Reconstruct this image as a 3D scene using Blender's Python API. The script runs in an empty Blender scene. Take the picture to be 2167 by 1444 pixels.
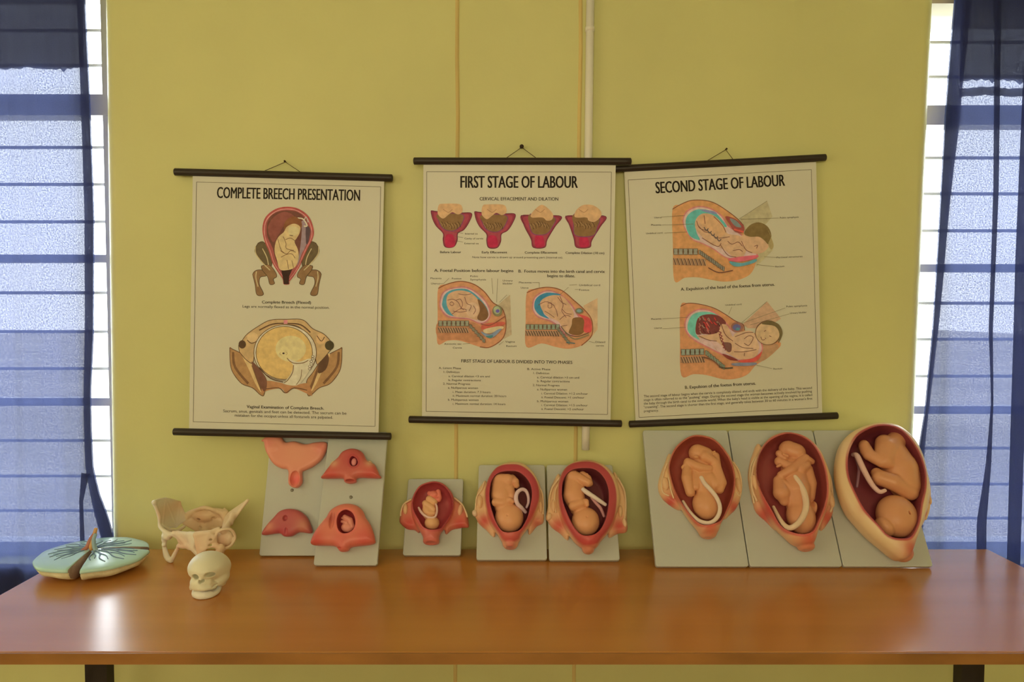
import bpy, math, random
import numpy as np
from mathutils import Vector, Matrix
from mathutils.geometry import tessellate_polygon
SC = bpy.context.scene
COL = SC.collection
random.seed(7); RNG = np.random.default_rng(7)
R = math.radians
# ------------------------------------------------------------------ camera
FPX = 1565.0                       # focal length in pixels of the 2167 px wide frame
CAM = np.array([0.0, -1.96, 1.372])
PITCH = R(2.4)
cd = bpy.data.cameras.new('camera'); cam = bpy.data.objects.new('camera', cd); COL.objects.link(cam)
cam.location = CAM; cam.rotation_euler = (R(90) - PITCH, 0, 0)
cd.sensor_width = 36; cd.lens = FPX * 36 / 2167; cd.clip_start = .02
SC.camera = cam
# ------------------------------------------------------------------ world, exposure
SC.view_settings.view_transform = 'Standard'; SC.view_settings.look = 'None'
SC.view_settings.gamma = 1; SC.view_settings.use_curve_mapping = False
SC.view_settings.exposure = 0.0
wd = bpy.data.worlds.new('world'); SC.world = wd; wd.use_nodes = True
wn = wd.node_tree.nodes; wl = wd.node_tree.links
bg = wn['Background']; bg.inputs['Strength'].default_value = 11.0
tc = wn.new('ShaderNodeTexCoord'); sp = wn.new('ShaderNodeSeparateXYZ'); cr = wn.new('ShaderNodeValToRGB')
wl.new(tc.outputs['Generated'], sp.inputs[0]); wl.new(sp.outputs['Z'], cr.inputs[0]); wl.new(cr.outputs[0], bg.inputs['Color'])
cr.color_ramp.elements[0].position = 0.0; cr.color_ramp.elements[0].color = (.95, .97, 1, 1)
cr.color_ramp.elements[1].position = .6; cr.color_ramp.elements[1].color = (.84, .90, 1, 1)
# ------------------------------------------------------------------ added fill lamps before the windowless left and front walls
def area(name, loc, rot, sx, sy, power, color):
    l = bpy.data.lights.new(name, 'AREA'); l.shape = 'RECTANGLE'; l.size = sx; l.size_y = sy
    l.energy = power; l.color = color
    o = bpy.data.objects.new(name, l); COL.objects.link(o); o.location = loc; o.rotation_euler = rot
    return o
area('fill_area_left', (-2.56, -2.2, 1.8), (0, R(-90), 0), 1.3, 1.7, 17, (1, .80, .50))
area('fill_area_rear', (-.2, -4.5, 1.9), (R(90), 0, 0), 2.6, 1.2, 38, (1, .80, .50))
# ------------------------------------------------------------------ colour helpers
def lin(c): return tuple(((v / 255) / 12.92 if v / 255 <= .04045 else ((v / 255 + .055) / 1.055) ** 2.4) for v in c[:3])
ILL = (.58, .445, .24)             # light on a front-facing surface, so that seen / ILL = the paint's own colour
def C(r, g, b):
    c = lin((r, g, b)); return tuple(min(.9, c[i] / ILL[i]) for i in range(3))
# ------------------------------------------------------------------ materials
MATS = {}
def mat(name, color, rough=.5, spec=.5, metal=0, noise=None, bump=None, coat=0):
    """principled; noise=(scale, amount, (sx,sy,sz)) varies the colour, bump=(scale, strength, distance)"""
    if name in MATS: return MATS[name]
    m = bpy.data.materials.new(name); m.use_nodes = True; MATS[name] = m
    n = m.node_tree.nodes; l = m.node_tree.links; b = n['Principled BSDF']
    b.inputs['Base Color'].default_value = (*color, 1); b.inputs['Roughness'].default_value = rough
    b.inputs['Specular IOR Level'].default_value = spec; b.inputs['Metallic'].default_value = metal
    if coat: b.inputs['Coat Weight'].default_value = coat; b.inputs['Coat Roughness'].default_value = .12
    if noise or bump:
        t = n.new('ShaderNodeTexCoord')
    if noise:
        mp = n.new('ShaderNodeMapping'); mp.inputs['Scale'].default_value = noise[2] if len(noise) > 2 else (1, 1, 1)
        z = n.new('ShaderNodeTexNoise'); z.inputs['Scale'].default_value = noise[0]; z.inputs['Detail'].default_value = 4
        l.new(t.outputs['Object'], mp.inputs[0]); l.new(mp.outputs[0], z.inputs['Vector'])
        r = n.new('ShaderNodeValToRGB'); a = noise[1]
        r.color_ramp.elements[0].position = .3; r.color_ramp.elements[1].position = .7
        r.color_ramp.elements[0].color = tuple(v * (1 - a) for v in color) + (1,)
        r.color_ramp.elements[1].color = tuple(min(1, v * (1 + a)) for v in color) + (1,)
        l.new(z.outputs['Fac'], r.inputs[0]); l.new(r.outputs[0], b.inputs['Base Color'])
    if bump:
        z2 = n.new('ShaderNodeTexNoise'); z2.inputs['Scale'].default_value = bump[0]; z2.inputs['Detail'].default_value = 3
        l.new(t.outputs['Object'], z2.inputs['Vector'])
        bp = n.new('ShaderNodeBump'); bp.inputs['Strength'].default_value = bump[1]; bp.inputs['Distance'].default_value = bump[2]
        l.new(z2.outputs['Fac'], bp.inputs['Height']); l.new(bp.outputs[0], b.inputs['Normal'])
    return m
def ink(r, g, b):
    return mat('ink_%d_%d_%d' % (r, g, b), C(r, g, b), .5, .12, noise=(70, .13))
def paint_mat(name, rough=.38, spec=.45, bump=None):
    m = mat(name, (.5, .5, .5), rough, spec, bump=bump); n = m.node_tree.nodes
    a = n.new('ShaderNodeAttribute'); a.attribute_name = 'paint'
    m.node_tree.links.new(a.outputs['Color'], n['Principled BSDF'].inputs['Base Color'])
    return m
# ------------------------------------------------------------------ object helpers
def origin_of(p):
    v = Vector((0, 0, 0))
    while p is not None: v += p.location; p = p.parent
    return np.array(v)
def link(name, V, F, mats, parent=None, midx=None, smooth=False, colors=None):
    """one mesh object from world-space vertices; parents are never rotated"""
    V = np.asarray(V, float).reshape(-1, 3)
    if parent is not None: V = V - origin_of(parent)
    me = bpy.data.meshes.new(name)
    me.from_pydata(V.tolist(), [], [list(map(int, f)) for f in F]); 
    for m in (mats if isinstance(mats, (list, tuple)) else [mats]): me.materials.append(m)
    if midx is not None: me.polygons.foreach_set('material_index', np.asarray(midx, np.int32))
    if smooth: me.polygons.foreach_set('use_smooth', np.ones(len(me.polygons), bool))
    if colors is not None:
        at = me.attributes.new('paint', 'FLOAT_COLOR', 'POINT')
        cc = np.ones((len(V), 4), np.float32); cc[:, :3] = colors; at.data.foreach_set('color', cc.ravel())
    me.update()
    o = bpy.data.objects.new(name, me); COL.objects.link(o); o.parent = parent
    return o
def tag(o, label, cat, group=None):
    o['label'] = label; o['category'] = cat
    if group: o['group'] = group
    return o
def struct(o): o['kind'] = 'structure'; return o
def thing(name, loc, label, cat, group=None):
    o = bpy.data.objects.new(name, None); COL.objects.link(o); o.location = loc; o.empty_display_size = .05
    return tag(o, label, cat, group)
class MB:
    def __init__(s): s.V = []; s.F = []; s.M = []; s.n = 0
    def add(s, V, F, m=0):
        V = np.asarray(V, float).reshape(-1, 3); s.V.append(V)
        s.F += [[i + s.n for i in f] for f in F]; s.M += [m] * len(F); s.n += len(V); return s
    def box(s, a, b, m=0):
        x0, y0, z0 = a; x1, y1, z1 = b
        V = [(x0,y0,z0),(x1,y0,z0),(x1,y1,z0),(x0,y1,z0),(x0,y0,z1),(x1,y0,z1),(x1,y1,z1),(x0,y1,z1)]
        return s.add(V, [(0,3,2,1),(4,5,6,7),(0,1,5,4),(1,2,6,5),(2,3,7,6),(3,0,4,7)], m)
    def tube(s, pts, rad, seg=12, m=0, cap=True, round_end=0):
        pts = np.asarray(pts, float); rad = np.broadcast_to(np.asarray(rad, float), (len(pts),)).copy()
        if round_end:                                   # domed ends
            def dome(p, d, r, sgn):
                k = np.linspace(0, math.pi / 2, 5)[1:]
                P = [p + d * r * round_end * math.sin(a) for a in k]; Q = [max(r * math.cos(a), 1e-5) for a in k]
                return P, Q
            d0 = pts[0] - pts[1]; d0 /= np.linalg.norm(d0); d1 = pts[-1] - pts[-2]; d1 /= np.linalg.norm(d1)
            A, ra = dome(pts[0], d0, rad[0], 1); B, rb = dome(pts[-1], d1, rad[-1], 1)
            pts = np.array(A[::-1] + list(pts) + B); rad = np.array(ra[::-1] + list(rad) + rb)
        n = len(pts); T = np.gradient(pts, axis=0); T /= np.linalg.norm(T, axis=1)[:, None] + 1e-12
        up = np.array([0, 0, 1.]) if abs(T[0][2]) < .9 else np.array([1., 0, 0])
        N = np.cross(T[0], up); N /= np.linalg.norm(N); V = []
        for i in range(n):
            N = N - T[i] * N.dot(T[i]); N /= np.linalg.norm(N) + 1e-12; B = np.cross(T[i], N)
            for k in range(seg):
                a = 2 * math.pi * k / seg; V.append(pts[i] + rad[i] * (math.cos(a) * N + math.sin(a) * B))
        F = [(i*seg+k, i*seg+(k+1) % seg, (i+1)*seg+(k+1) % seg, (i+1)*seg+k) for i in range(n-1) for k in range(seg)]
        if cap: F += [tuple(range(seg))[::-1], tuple((n-1)*seg + k for k in range(seg))]
        return s.add(V, F, m)
    def build(s, name, mats, parent=None, smooth=False):
        return link(name, np.concatenate(s.V), s.F, mats, parent, s.M, smooth)
def bevel(o, w, seg=3):
    b = o.modifiers.new('bevel', 'BEVEL'); b.width = w; b.segments = seg; b.limit_method = 'ANGLE'; b.angle_limit = R(40)
    o.data.polygons.foreach_set('use_smooth', np.ones(len(o.data.polygons), bool))
    w2 = o.modifiers.new('normals', 'WEIGHTED_NORMAL'); w2.keep_sharp = False
    return o
def spline(P, n=6, closed=False):
    """Catmull-Rom through the points"""
    P = np.asarray(P, float); N = len(P); out = []
    for i in range(N if closed else N - 1):
        g = (lambda k: P[k % N]) if closed else (lambda k: P[min(max(k, 0), N - 1)])
        p0, p1, p2, p3 = g(i-1), g(i), g(i+1), g(i+2)
        for t in np.arange(n) / n:
            out.append(.5 * (2*p1 + (p2-p0)*t + (2*p0-5*p1+4*p2-p3)*t*t + (3*p1-p0-3*p2+p3)*t**3))
    if not closed: out.append(P[-1])
    return np.array(out)
# ------------------------------------------------------------------ reading positions off the photograph
FWD = np.array([0, math.cos(PITCH), -math.sin(PITCH)]); UPV = np.array([0, math.sin(PITCH), math.cos(PITCH)]); RGT = np.array([1., 0, 0])
def ray(p):
    p = np.asarray(p, float).reshape(-1, 2)
    return FWD + ((p[:, :1] - 1083.5) / FPX) * RGT - ((p[:, 1:] - 722) / FPX) * UPV
def hit(p, O, N):
    """where the sight lines of photo points meet the plane through O with normal N"""
    d = ray(p); O = np.asarray(O, float); N = np.asarray(N, float)
    return CAM + d * (((O - CAM) @ N) / (d @ N))[:, None]
def at_y(x, y, Y): return hit([(x, y)], (0, Y, 0), (0, 1, 0))[0]
def at_z(x, y, Z): return hit([(x, y)], (0, 0, Z), (0, 0, 1))[0]
def crop(x0, y0, s): return lambda P: np.asarray(P, float).reshape(-1, 2) / s + (x0, y0)
TZ = 0.75                          # height of the table top
# ------------------------------------------------------------------ room
wall_m = mat('yellow_wall_paint', C(174, 156, 84), .42, .35, noise=(2.2, .05), bump=(60, .12, .004))
plas_m = mat('white_plaster', (.72, .68, .58), .7, .2)
XL = [at_y(214, 0, 0)[0], at_y(231, 1140, 0)[0]]; XR = [at_y(1983, 0, 0)[0], at_y(1936, 1000, 0)[0]]
zt, zb = at_y(214, 0, 0)[2], at_y(231, 1140, 0)[2]
def edge_x(E, z): return E[0] + (E[1] - E[0]) * (zt - z) / (zt - zb)
SILL, HEAD, TH, XO = .69, 2.26, .22, 2.6
w = MB()
def pier(z0, z1):
    rr = .032; ring = []
    for z in (z0, z1):
        a, b = edge_x(XL, z), edge_x(XR, z); p = [(a, TH)]
        p += [(a + rr - rr * math.cos(t), rr - rr * math.sin(t)) for t in np.linspace(0, math.pi / 2, 7)]
        p += [(b - rr + rr * math.sin(t), rr - rr * math.cos(t)) for t in np.linspace(0, math.pi / 2, 7)]
        p += [(b, TH)]; ring.append([(x, y, z) for x, y in p])
    n = len(ring[0])
    w.add(ring[0] + ring[1], [(i, i+1, n+i+1, n+i) for i in range(n-1)] + [(n-1, 0, n, 2*n-1)])
pier(SILL, HEAD)
w.box((-XO, 0, 0), (XO, TH, SILL)); w.box((-XO, 0, HEAD), (XO, TH, 3.0))
w.box((-XO, 0, SILL), (-2.25, TH, HEAD)); w.box((2.3, 0, SILL), (XO, TH, HEAD))
wb = struct(w.build('wall_back', wall_m))
for p in wb.data.polygons: p.use_smooth = 0 < abs(p.normal.x) < .99 and abs(p.normal.z) < .05
def wallbox(name, a, b, m=wall_m): return struct(MB().box(a, b).build(name, m))
wallbox('wall_right', (XO, -4.6, 0), (XO + .2, TH, 3.0))
wallbox('wall_left', (-XO - .2, -4.6, 0), (-XO, TH, 3.0)); wallbox('wall_front', (-XO - .2, -4.8, 0), (XO + .2, -4.6, 3.0))
struct(MB().box((-2.8, -4.6, -.1), (2.8, TH, 0)).build('floor', mat('grey_floor_tile', (.42, .23, .11), .4, .4, noise=(3, .1))))
struct(MB().box((-2.8, -4.6, 3), (2.8, TH, 3.1)).build('ceiling', plas_m))
struct(MB().box((-40, TH + .02, -.6), (40, 90, -.5)).build('ground', mat('dry_earth', (.42, .38, .30), .9, .1, noise=(.4, .2))))
# plaster ridges where the wiring is buried in the wall, and a bare patch beside the pipe
tan_m = mat('tan_plaster_ridge', C(176, 142, 72), .6, .2, noise=(9, .12, (1, 1, .15)))
def ridge(name, pts, wpx):
    P = [at_y(x, y, 0) for x, y in pts]; V = []; hw = wpx / 2 / 797
    for p in P: V += [(p[0]-hw, .001, p[2]), (p[0]-hw*.5, -.0035, p[2]), (p[0]+hw*.5, -.0035, p[2]), (p[0]+hw, .001, p[2])]
    F = [(4*i+k, 4*i+k+1, 4*i+k+5, 4*i+k+4) for i in range(len(P)-1) for k in range(3)]
    return struct(link(name, V, F, tan_m, None, None, True))
ridge('trim_1', [(968, -60), (967, 120), (969, 240), (967, 400), (966, 700), (965, 1000), (965, 1160), (963, 1500)], 9)
ridge('trim_2', [(1228, -60), (1229, 100), (1226, 250), (1224, 420), (1221, 700), (1218, 960), (1217, 1160), (1214, 1500)], 9)
# ------------------------------------------------------------------ windows
frame_m = mat('white_enamel_steel', (.80, .80, .80), .4, .5)
def glass_mat():
    m = bpy.data.materials.new('window_glass'); m.use_nodes = True; n = m.node_tree.nodes; l = m.node_tree.links
    n.remove(n['Principled BSDF']); out = n['Material Output']
    t = n.new('ShaderNodeBsdfTransparent'); g = n.new('ShaderNodeBsdfGlossy'); g.inputs['Roughness'].default_value = .02
    lwt = n.new('ShaderNodeLayerWeight'); lwt.inputs['Blend'].default_value = .5; x = n.new('ShaderNodeMixShader')
    pw = n.new('ShaderNodeMath'); pw.operation = 'POWER'; pw.inputs[1].default_value = 5
    f = n.new('ShaderNodeMath'); f.operation = 'MULTIPLY_ADD'; f.inputs[1].default_value = .9; f.inputs[2].default_value = .03
    l.new(lwt.outputs['Facing'], pw.inputs[0]); l.new(pw.outputs[0], f.inputs[0])
    t.inputs['Color'].default_value = (.96, .98, .97, 1)
    l.new(f.outputs[0], x.inputs[0]); l.new(t.outputs[0], x.inputs[1]); l.new(g.outputs[0], x.inputs[2]); l.new(x.outputs[0], out.inputs[0])
    return m
glass_m = glass_mat()
def window(name, x0, x1, xpix, bars, thick, rails):
    WY = .10
    zs = lambda y: at_y(xpix, y, WY)[2]
    fr = MB()
    a, b = x0, x1
    fr.box((a, WY-.02, SILL), (a+.035, WY+.03, HEAD)); fr.box((b-.035, WY-.02, SILL), (b, WY+.03, HEAD))
    fr.box((a, WY-.02, HEAD-.04), (b, WY+.03, HEAD)); fr.box((a, WY-.02, SILL), (b, WY+.03, SILL+.035))
    xm = (a + b) / 2; fr.box((xm-.02, WY-.02, SILL), (xm+.02, WY+.03, HEAD))
    win = struct(fr.build(name, frame_m))
    t0, t1 = zs(thick[1]), zs(thick[0]); MB().box((a, WY-.025, t0), (b, WY+.035, t1)).build('transom', frame_m, win)
    for y in rails: z = zs(y); MB().box((a, WY-.012, z-.011), (b, WY+.02, z+.011)).build('rail', frame_m, win)
    for y in bars: z = zs(y); MB().tube([(a, WY-.004, z), (b, WY-.004, z)], .0046, 8).build('grille_bar', frame_m, win, True)
    MB().box((a+.03, WY+.022, SILL+.03), (b-.03, WY+.026, HEAD-.03)).build('pane', glass_m, win)
    return win
window('window_1', -2.25, XL[1] - .0, 200, [66, 140, 313, 391, 470, 620, 702, 780, 932, 1007, 1080], (205, 249), [548, 850])
window('window_2', XR[1] + .0, 2.3, 1960, [91, 164, 335, 411, 489, 642, 718, 796, 948, 1024, 1096], (228, 269), [568, 867])
struct(MB().box((XR[1], .04, 2.186), (2.3, TH, HEAD + .01)).build('trim_3', plas_m))
# ------------------------------------------------------------------ curtains
def cloth_mat(name, color, opac):
    m = bpy.data.materials.new(name); m.use_nodes = True; n = m.node_tree.nodes; l = m.node_tree.links
    n.remove(n['Principled BSDF']); out = n['Material Output']
    tr = n.new('ShaderNodeBsdfTransparent'); tr.inputs['Color'].default_value = (.88, .90, .97, 1)
    df = n.new('ShaderNodeBsdfDiffuse'); df.inputs['Color'].default_value = (*color, 1)
    tl = n.new('ShaderNodeBsdfTranslucent'); tl.inputs['Color'].default_value = (color[0]*1.3, color[1]*1.3, color[2]*.85, 1)
    a = n.new('ShaderNodeMixShader'); a.inputs[0].default_value = .45
    l.new(df.outputs[0], a.inputs[1]); l.new(tl.outputs[0], a.inputs[2])
    t = n.new('ShaderNodeTexCoord'); mp = n.new('ShaderNodeMapping'); mp.inputs['Scale'].default_value = (1, 0, 1)
    z = n.new('ShaderNodeTexNoise'); z.inputs['Scale'].default_value = 320; z.inputs['Detail'].default_value = 2
    l.new(t.outputs['Object'], mp.inputs[0]); l.new(mp.outputs[0], z.inputs['Vector'])
    mr = n.new('ShaderNodeMapRange'); mr.inputs['From Min'].default_value = .3; mr.inputs['From Max'].default_value = .7
    mr.inputs['To Min'].default_value = opac - .06; mr.inputs['To Max'].default_value = opac + .045
    l.new(z.outputs['Fac'], mr.inputs['Value'])
    x = n.new('ShaderNodeMixShader'); l.new(mr.outputs[0], x.inputs[0]); l.new(tr.outputs[0], x.inputs[1]); l.new(a.outputs[0], x.inputs[2])
    l.new(x.outputs[0], out.inputs[0]); return m
cloth_m = cloth_mat('navy_voile', (.055, .07, .24), .946); darkening_m = cloth_mat('darkening_cloth', (.06, .052, .055), .945)  # the second is a darker cloth for the sheets added behind the curtain tops
CY = -.016
def curtain_sheet(name, left, right, zbot, parent, off=0.0, amp=.007, waves=7, seed=0, nt=70, ns=60, topz=None):
    """left and right are photo polylines of the two edges; folds run down the cloth"""
    L = np.array([at_y(x, y, CY) for x, y in left]); Rr = np.array([at_y(x, y, CY) for x, y in right])
    ztop = topz if topz else 2.30
    V = []
    for j in range(nt + 1):
        t = j / nt
        xs = []
        for i in range(ns + 1):
            s = i / ns
            zb_ = zbot[0] + (zbot[1] - zbot[0]) * s
            z = ztop + (zb_ - ztop) * t
            a = np.interp(-z, -L[:, 2], L[:, 0]); b = np.interp(-z, -Rr[:, 2], Rr[:, 0])
            x = a + (b - a) * s
            y = CY + off + amp * math.sin(x * waves * 6 + seed + .6 * math.sin(z * 2 + seed)) + amp * .4 * math.sin(x * waves * 15 + seed * 2)
            V.append((x, y, z))
    F = [(j*(ns+1)+i, j*(ns+1)+i+1, (j+1)*(ns+1)+i+1, (j+1)*(ns+1)+i) for j in range(nt) for i in range(ns)]
    return link(name, V, F, cloth_m, parent, None, True)
lt = thing('curtain', (-1.4, CY, .40), 'sheer navy blue curtain hanging left of the charts beside the turquoise placenta model', 'curtain', 'navy curtains')
le = [(180, -80), (182, 0), (191, 200), (200, 450), (200, 700), (195, 830), (196, 900), (200, 990), (212, 1050), (226, 1095), (237, 1135), (240, 1200), (242, 1450)]
lfar = [(-330, -80), (-330, 1450)]
curtain_sheet('cloth', lfar, le, (.40, .46), lt, seed=1)
curtain_sheet('side_hem', [(x - 21, y) for x, y in le[:8]] + [(193, 1050), (203, 1095), (212, 1135), (214, 1450)], le, (.455, .46), lt, .006, seed=1, ns=6)
curtain_sheet('side_flap', [(176, 989), (170, 1060), (172, 1140), (172, 1450)], [(200, 989), (180, 1060), (184, 1140), (186, 1450)], (.45, .455), lt, -.006, seed=1, ns=6, topz=at_y(190, 1000, CY)[2])
rt = thing('curtain', (1.4, CY, .52), 'sheer blue curtain hanging right of the charts beside the largest womb model', 'curtain', 'navy curtains')
re_ = [(2031, -80), (2026, 0), (2009, 164), (2001, 249), (1991, 399), (1981, 563), (1971, 718), (1964, 790), (1957, 870), (1944, 947), (1940, 1000), (1940, 1150), (1944, 1450)]
hem = [(2064, -80), (2058, 0), (2043, 164), (2035, 274), (2021, 399), (2002, 563), (1983, 718), (1975, 790), (1966, 870), (1958, 947), (1956, 1000), (1954, 1150), (1958, 1450)]
rfar = [(2520, -80), (2520, 1450)]
curtain_sheet('cloth', re_, rfar, (.56, .52), rt, seed=3)
curtain_sheet('side_hem', re_, hem, (.56, .56), rt, .006, seed=3, ns=6)
curtain_sheet('cloth_strip', [(2176, -80), (2161, 250), (2148, 563), (2144, 720), (2138, 900), (2131, 1150), (2125, 1450)], [(2230, -80), (2210, 250), (2190, 563), (2176, 720), (2166, 900), (2158, 1150), (2150, 1450)], (.55, .54), rt, -.007, seed=3, ns=8)  # overlapping fold of the curtain
curtain_sheet('cloth_strip', [(2098, -80), (2094, 400), (2084, 700), (2090, 850), (2078, 980), (2062, 1100), (2058, 1450)], [(2116, -80), (2110, 400), (2094, 700), (2097, 850), (2092, 980), (2080, 1100), (2080, 1450)], (.55, .55), rt, -.006, seed=3, ns=6)  # narrow second layer of cloth, makes a darker vertical band
def darkening_sheet(parent, x0, x1, ybot, seed, strips):
    """a dark sheet added behind the cloth to darken its top; ragged lower edge"""
    rnd = random.Random(seed); n = 60; V = []
    for i in range(n + 1):
        x = x0 + (x1 - x0) * i / n
        y = ybot + rnd.choice((0, 0, 2, 4, 3, rnd.random() * 22)) 
        b = at_y(x, y, CY); yy = CY + .013 + .007 * math.sin(b[0] * 42 + seed)
        V += [(b[0], yy, 2.30), (b[0], yy, b[2])]
    F = [(2*i, 2*i+2, 2*i+3, 2*i+1) for i in range(n)]
    k = len(V)
    for (ya, yb) in strips:
        for i in range(n + 1):
            x = x0 + (x1 - x0) * i / n
            for q, y in ((0, ya), (1, yb)):
                b = at_y(x, y + rnd.random() * 3, CY); V.append((b[0], CY + .013 + .007 * math.sin(b[0] * 42 + seed), b[2]))
        F += [(k+2*i, k+2*i+2, k+2*i+3, k+2*i+1) for i in range(n)]; k = len(V)
    link('darkening_sheet', V, F, darkening_m, parent)
darkening_sheet(lt, -330, 176, 140, 1, [])
darkening_sheet(rt, 2040, 2520, 165, 3, [(181, 199)])
# ------------------------------------------------------------------ table
wood_m = mat('brown_wood_laminate', (.56, .225, .042), .25, 1.0, noise=(1.6, .10, (.5, 6, 1)))
edge_m = mat('edge_banding', (.36, .17, .05), .4, .5, noise=(4, .3, (1, 1, 3)))
leg_m = mat('black_steel_tube', (.02, .017, .016), .45, .4)
TX0, TX1 = at_z(172, 1163, TZ)[0], at_z(2086, 1160, TZ)[0]
TY0, TY1 = at_z(1083, 1382, TZ)[1], at_z(1083, 1162, TZ)[1]
tb = thing('table', ((TX0+TX1)/2, (TY0+TY1)/2, 0), 'long brown wood laminate table with black steel legs under the models', 'table')
t_ = bevel(MB().box((TX0, TY0 + .002, TZ - .021), (TX1, TY1, TZ)).build('tabletop', wood_m, tb), .004)
t_.modifiers['bevel'].affect = 'EDGES'
MB().box((TX0 - .0005, TY0 - .001, TZ - .0215), (TX1 + .0005, TY0 + .0035, TZ - .0012)).build('edge_banding', edge_m, tb)
lx0, lx1 = at_z(196, 1410, TZ - .022)[0], at_z(2066, 1410, TZ - .022)[0]
for x, xr in ((lx0, at_y(196, 1425, TY1 - .05)[0]), (lx1, at_y(2066, 1425, TY1 - .05)[0])):
    for x, y in ((x, TY0 + .03), (xr, TY1 - .05)):
        MB().box((x - .0125, y - .0125, 0), (x + .0125, y + .0125, TZ - .022)).build('leg', leg_m, tb)
for y in (TY0 + .03 + .25, TY1 - .05):
    MB().box((lx0, y - .01, TZ - .046), (lx1, y + .01, TZ - .0215)).build('rail', leg_m, tb)
# ------------------------------------------------------------------ conduit pipe
pm = mat('white_pvc', C(196, 174, 128), .35, .5)
cp = thing('conduit_pipe', tuple(at_y(1240, 500, -.0115)), 'white plastic conduit pipe running down the wall behind the middle chart', 'pipe')
PP = [at_y(x, y, -.0115) for x, y in ((1250, -60), (1245, 330), (1240, 900), (1239, 952))]
MB().tube(PP, .0105, 16).build('pipe', pm, cp, True)
for x, y in ((1248.5, 62), (1241.5, 800)):
    q = at_y(x, y, -.0115); MB().tube([q - (0, 0, .006), q + (0, 0, .006)], .0122, 16).build('saddle_clip', pm, cp, True)
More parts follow.
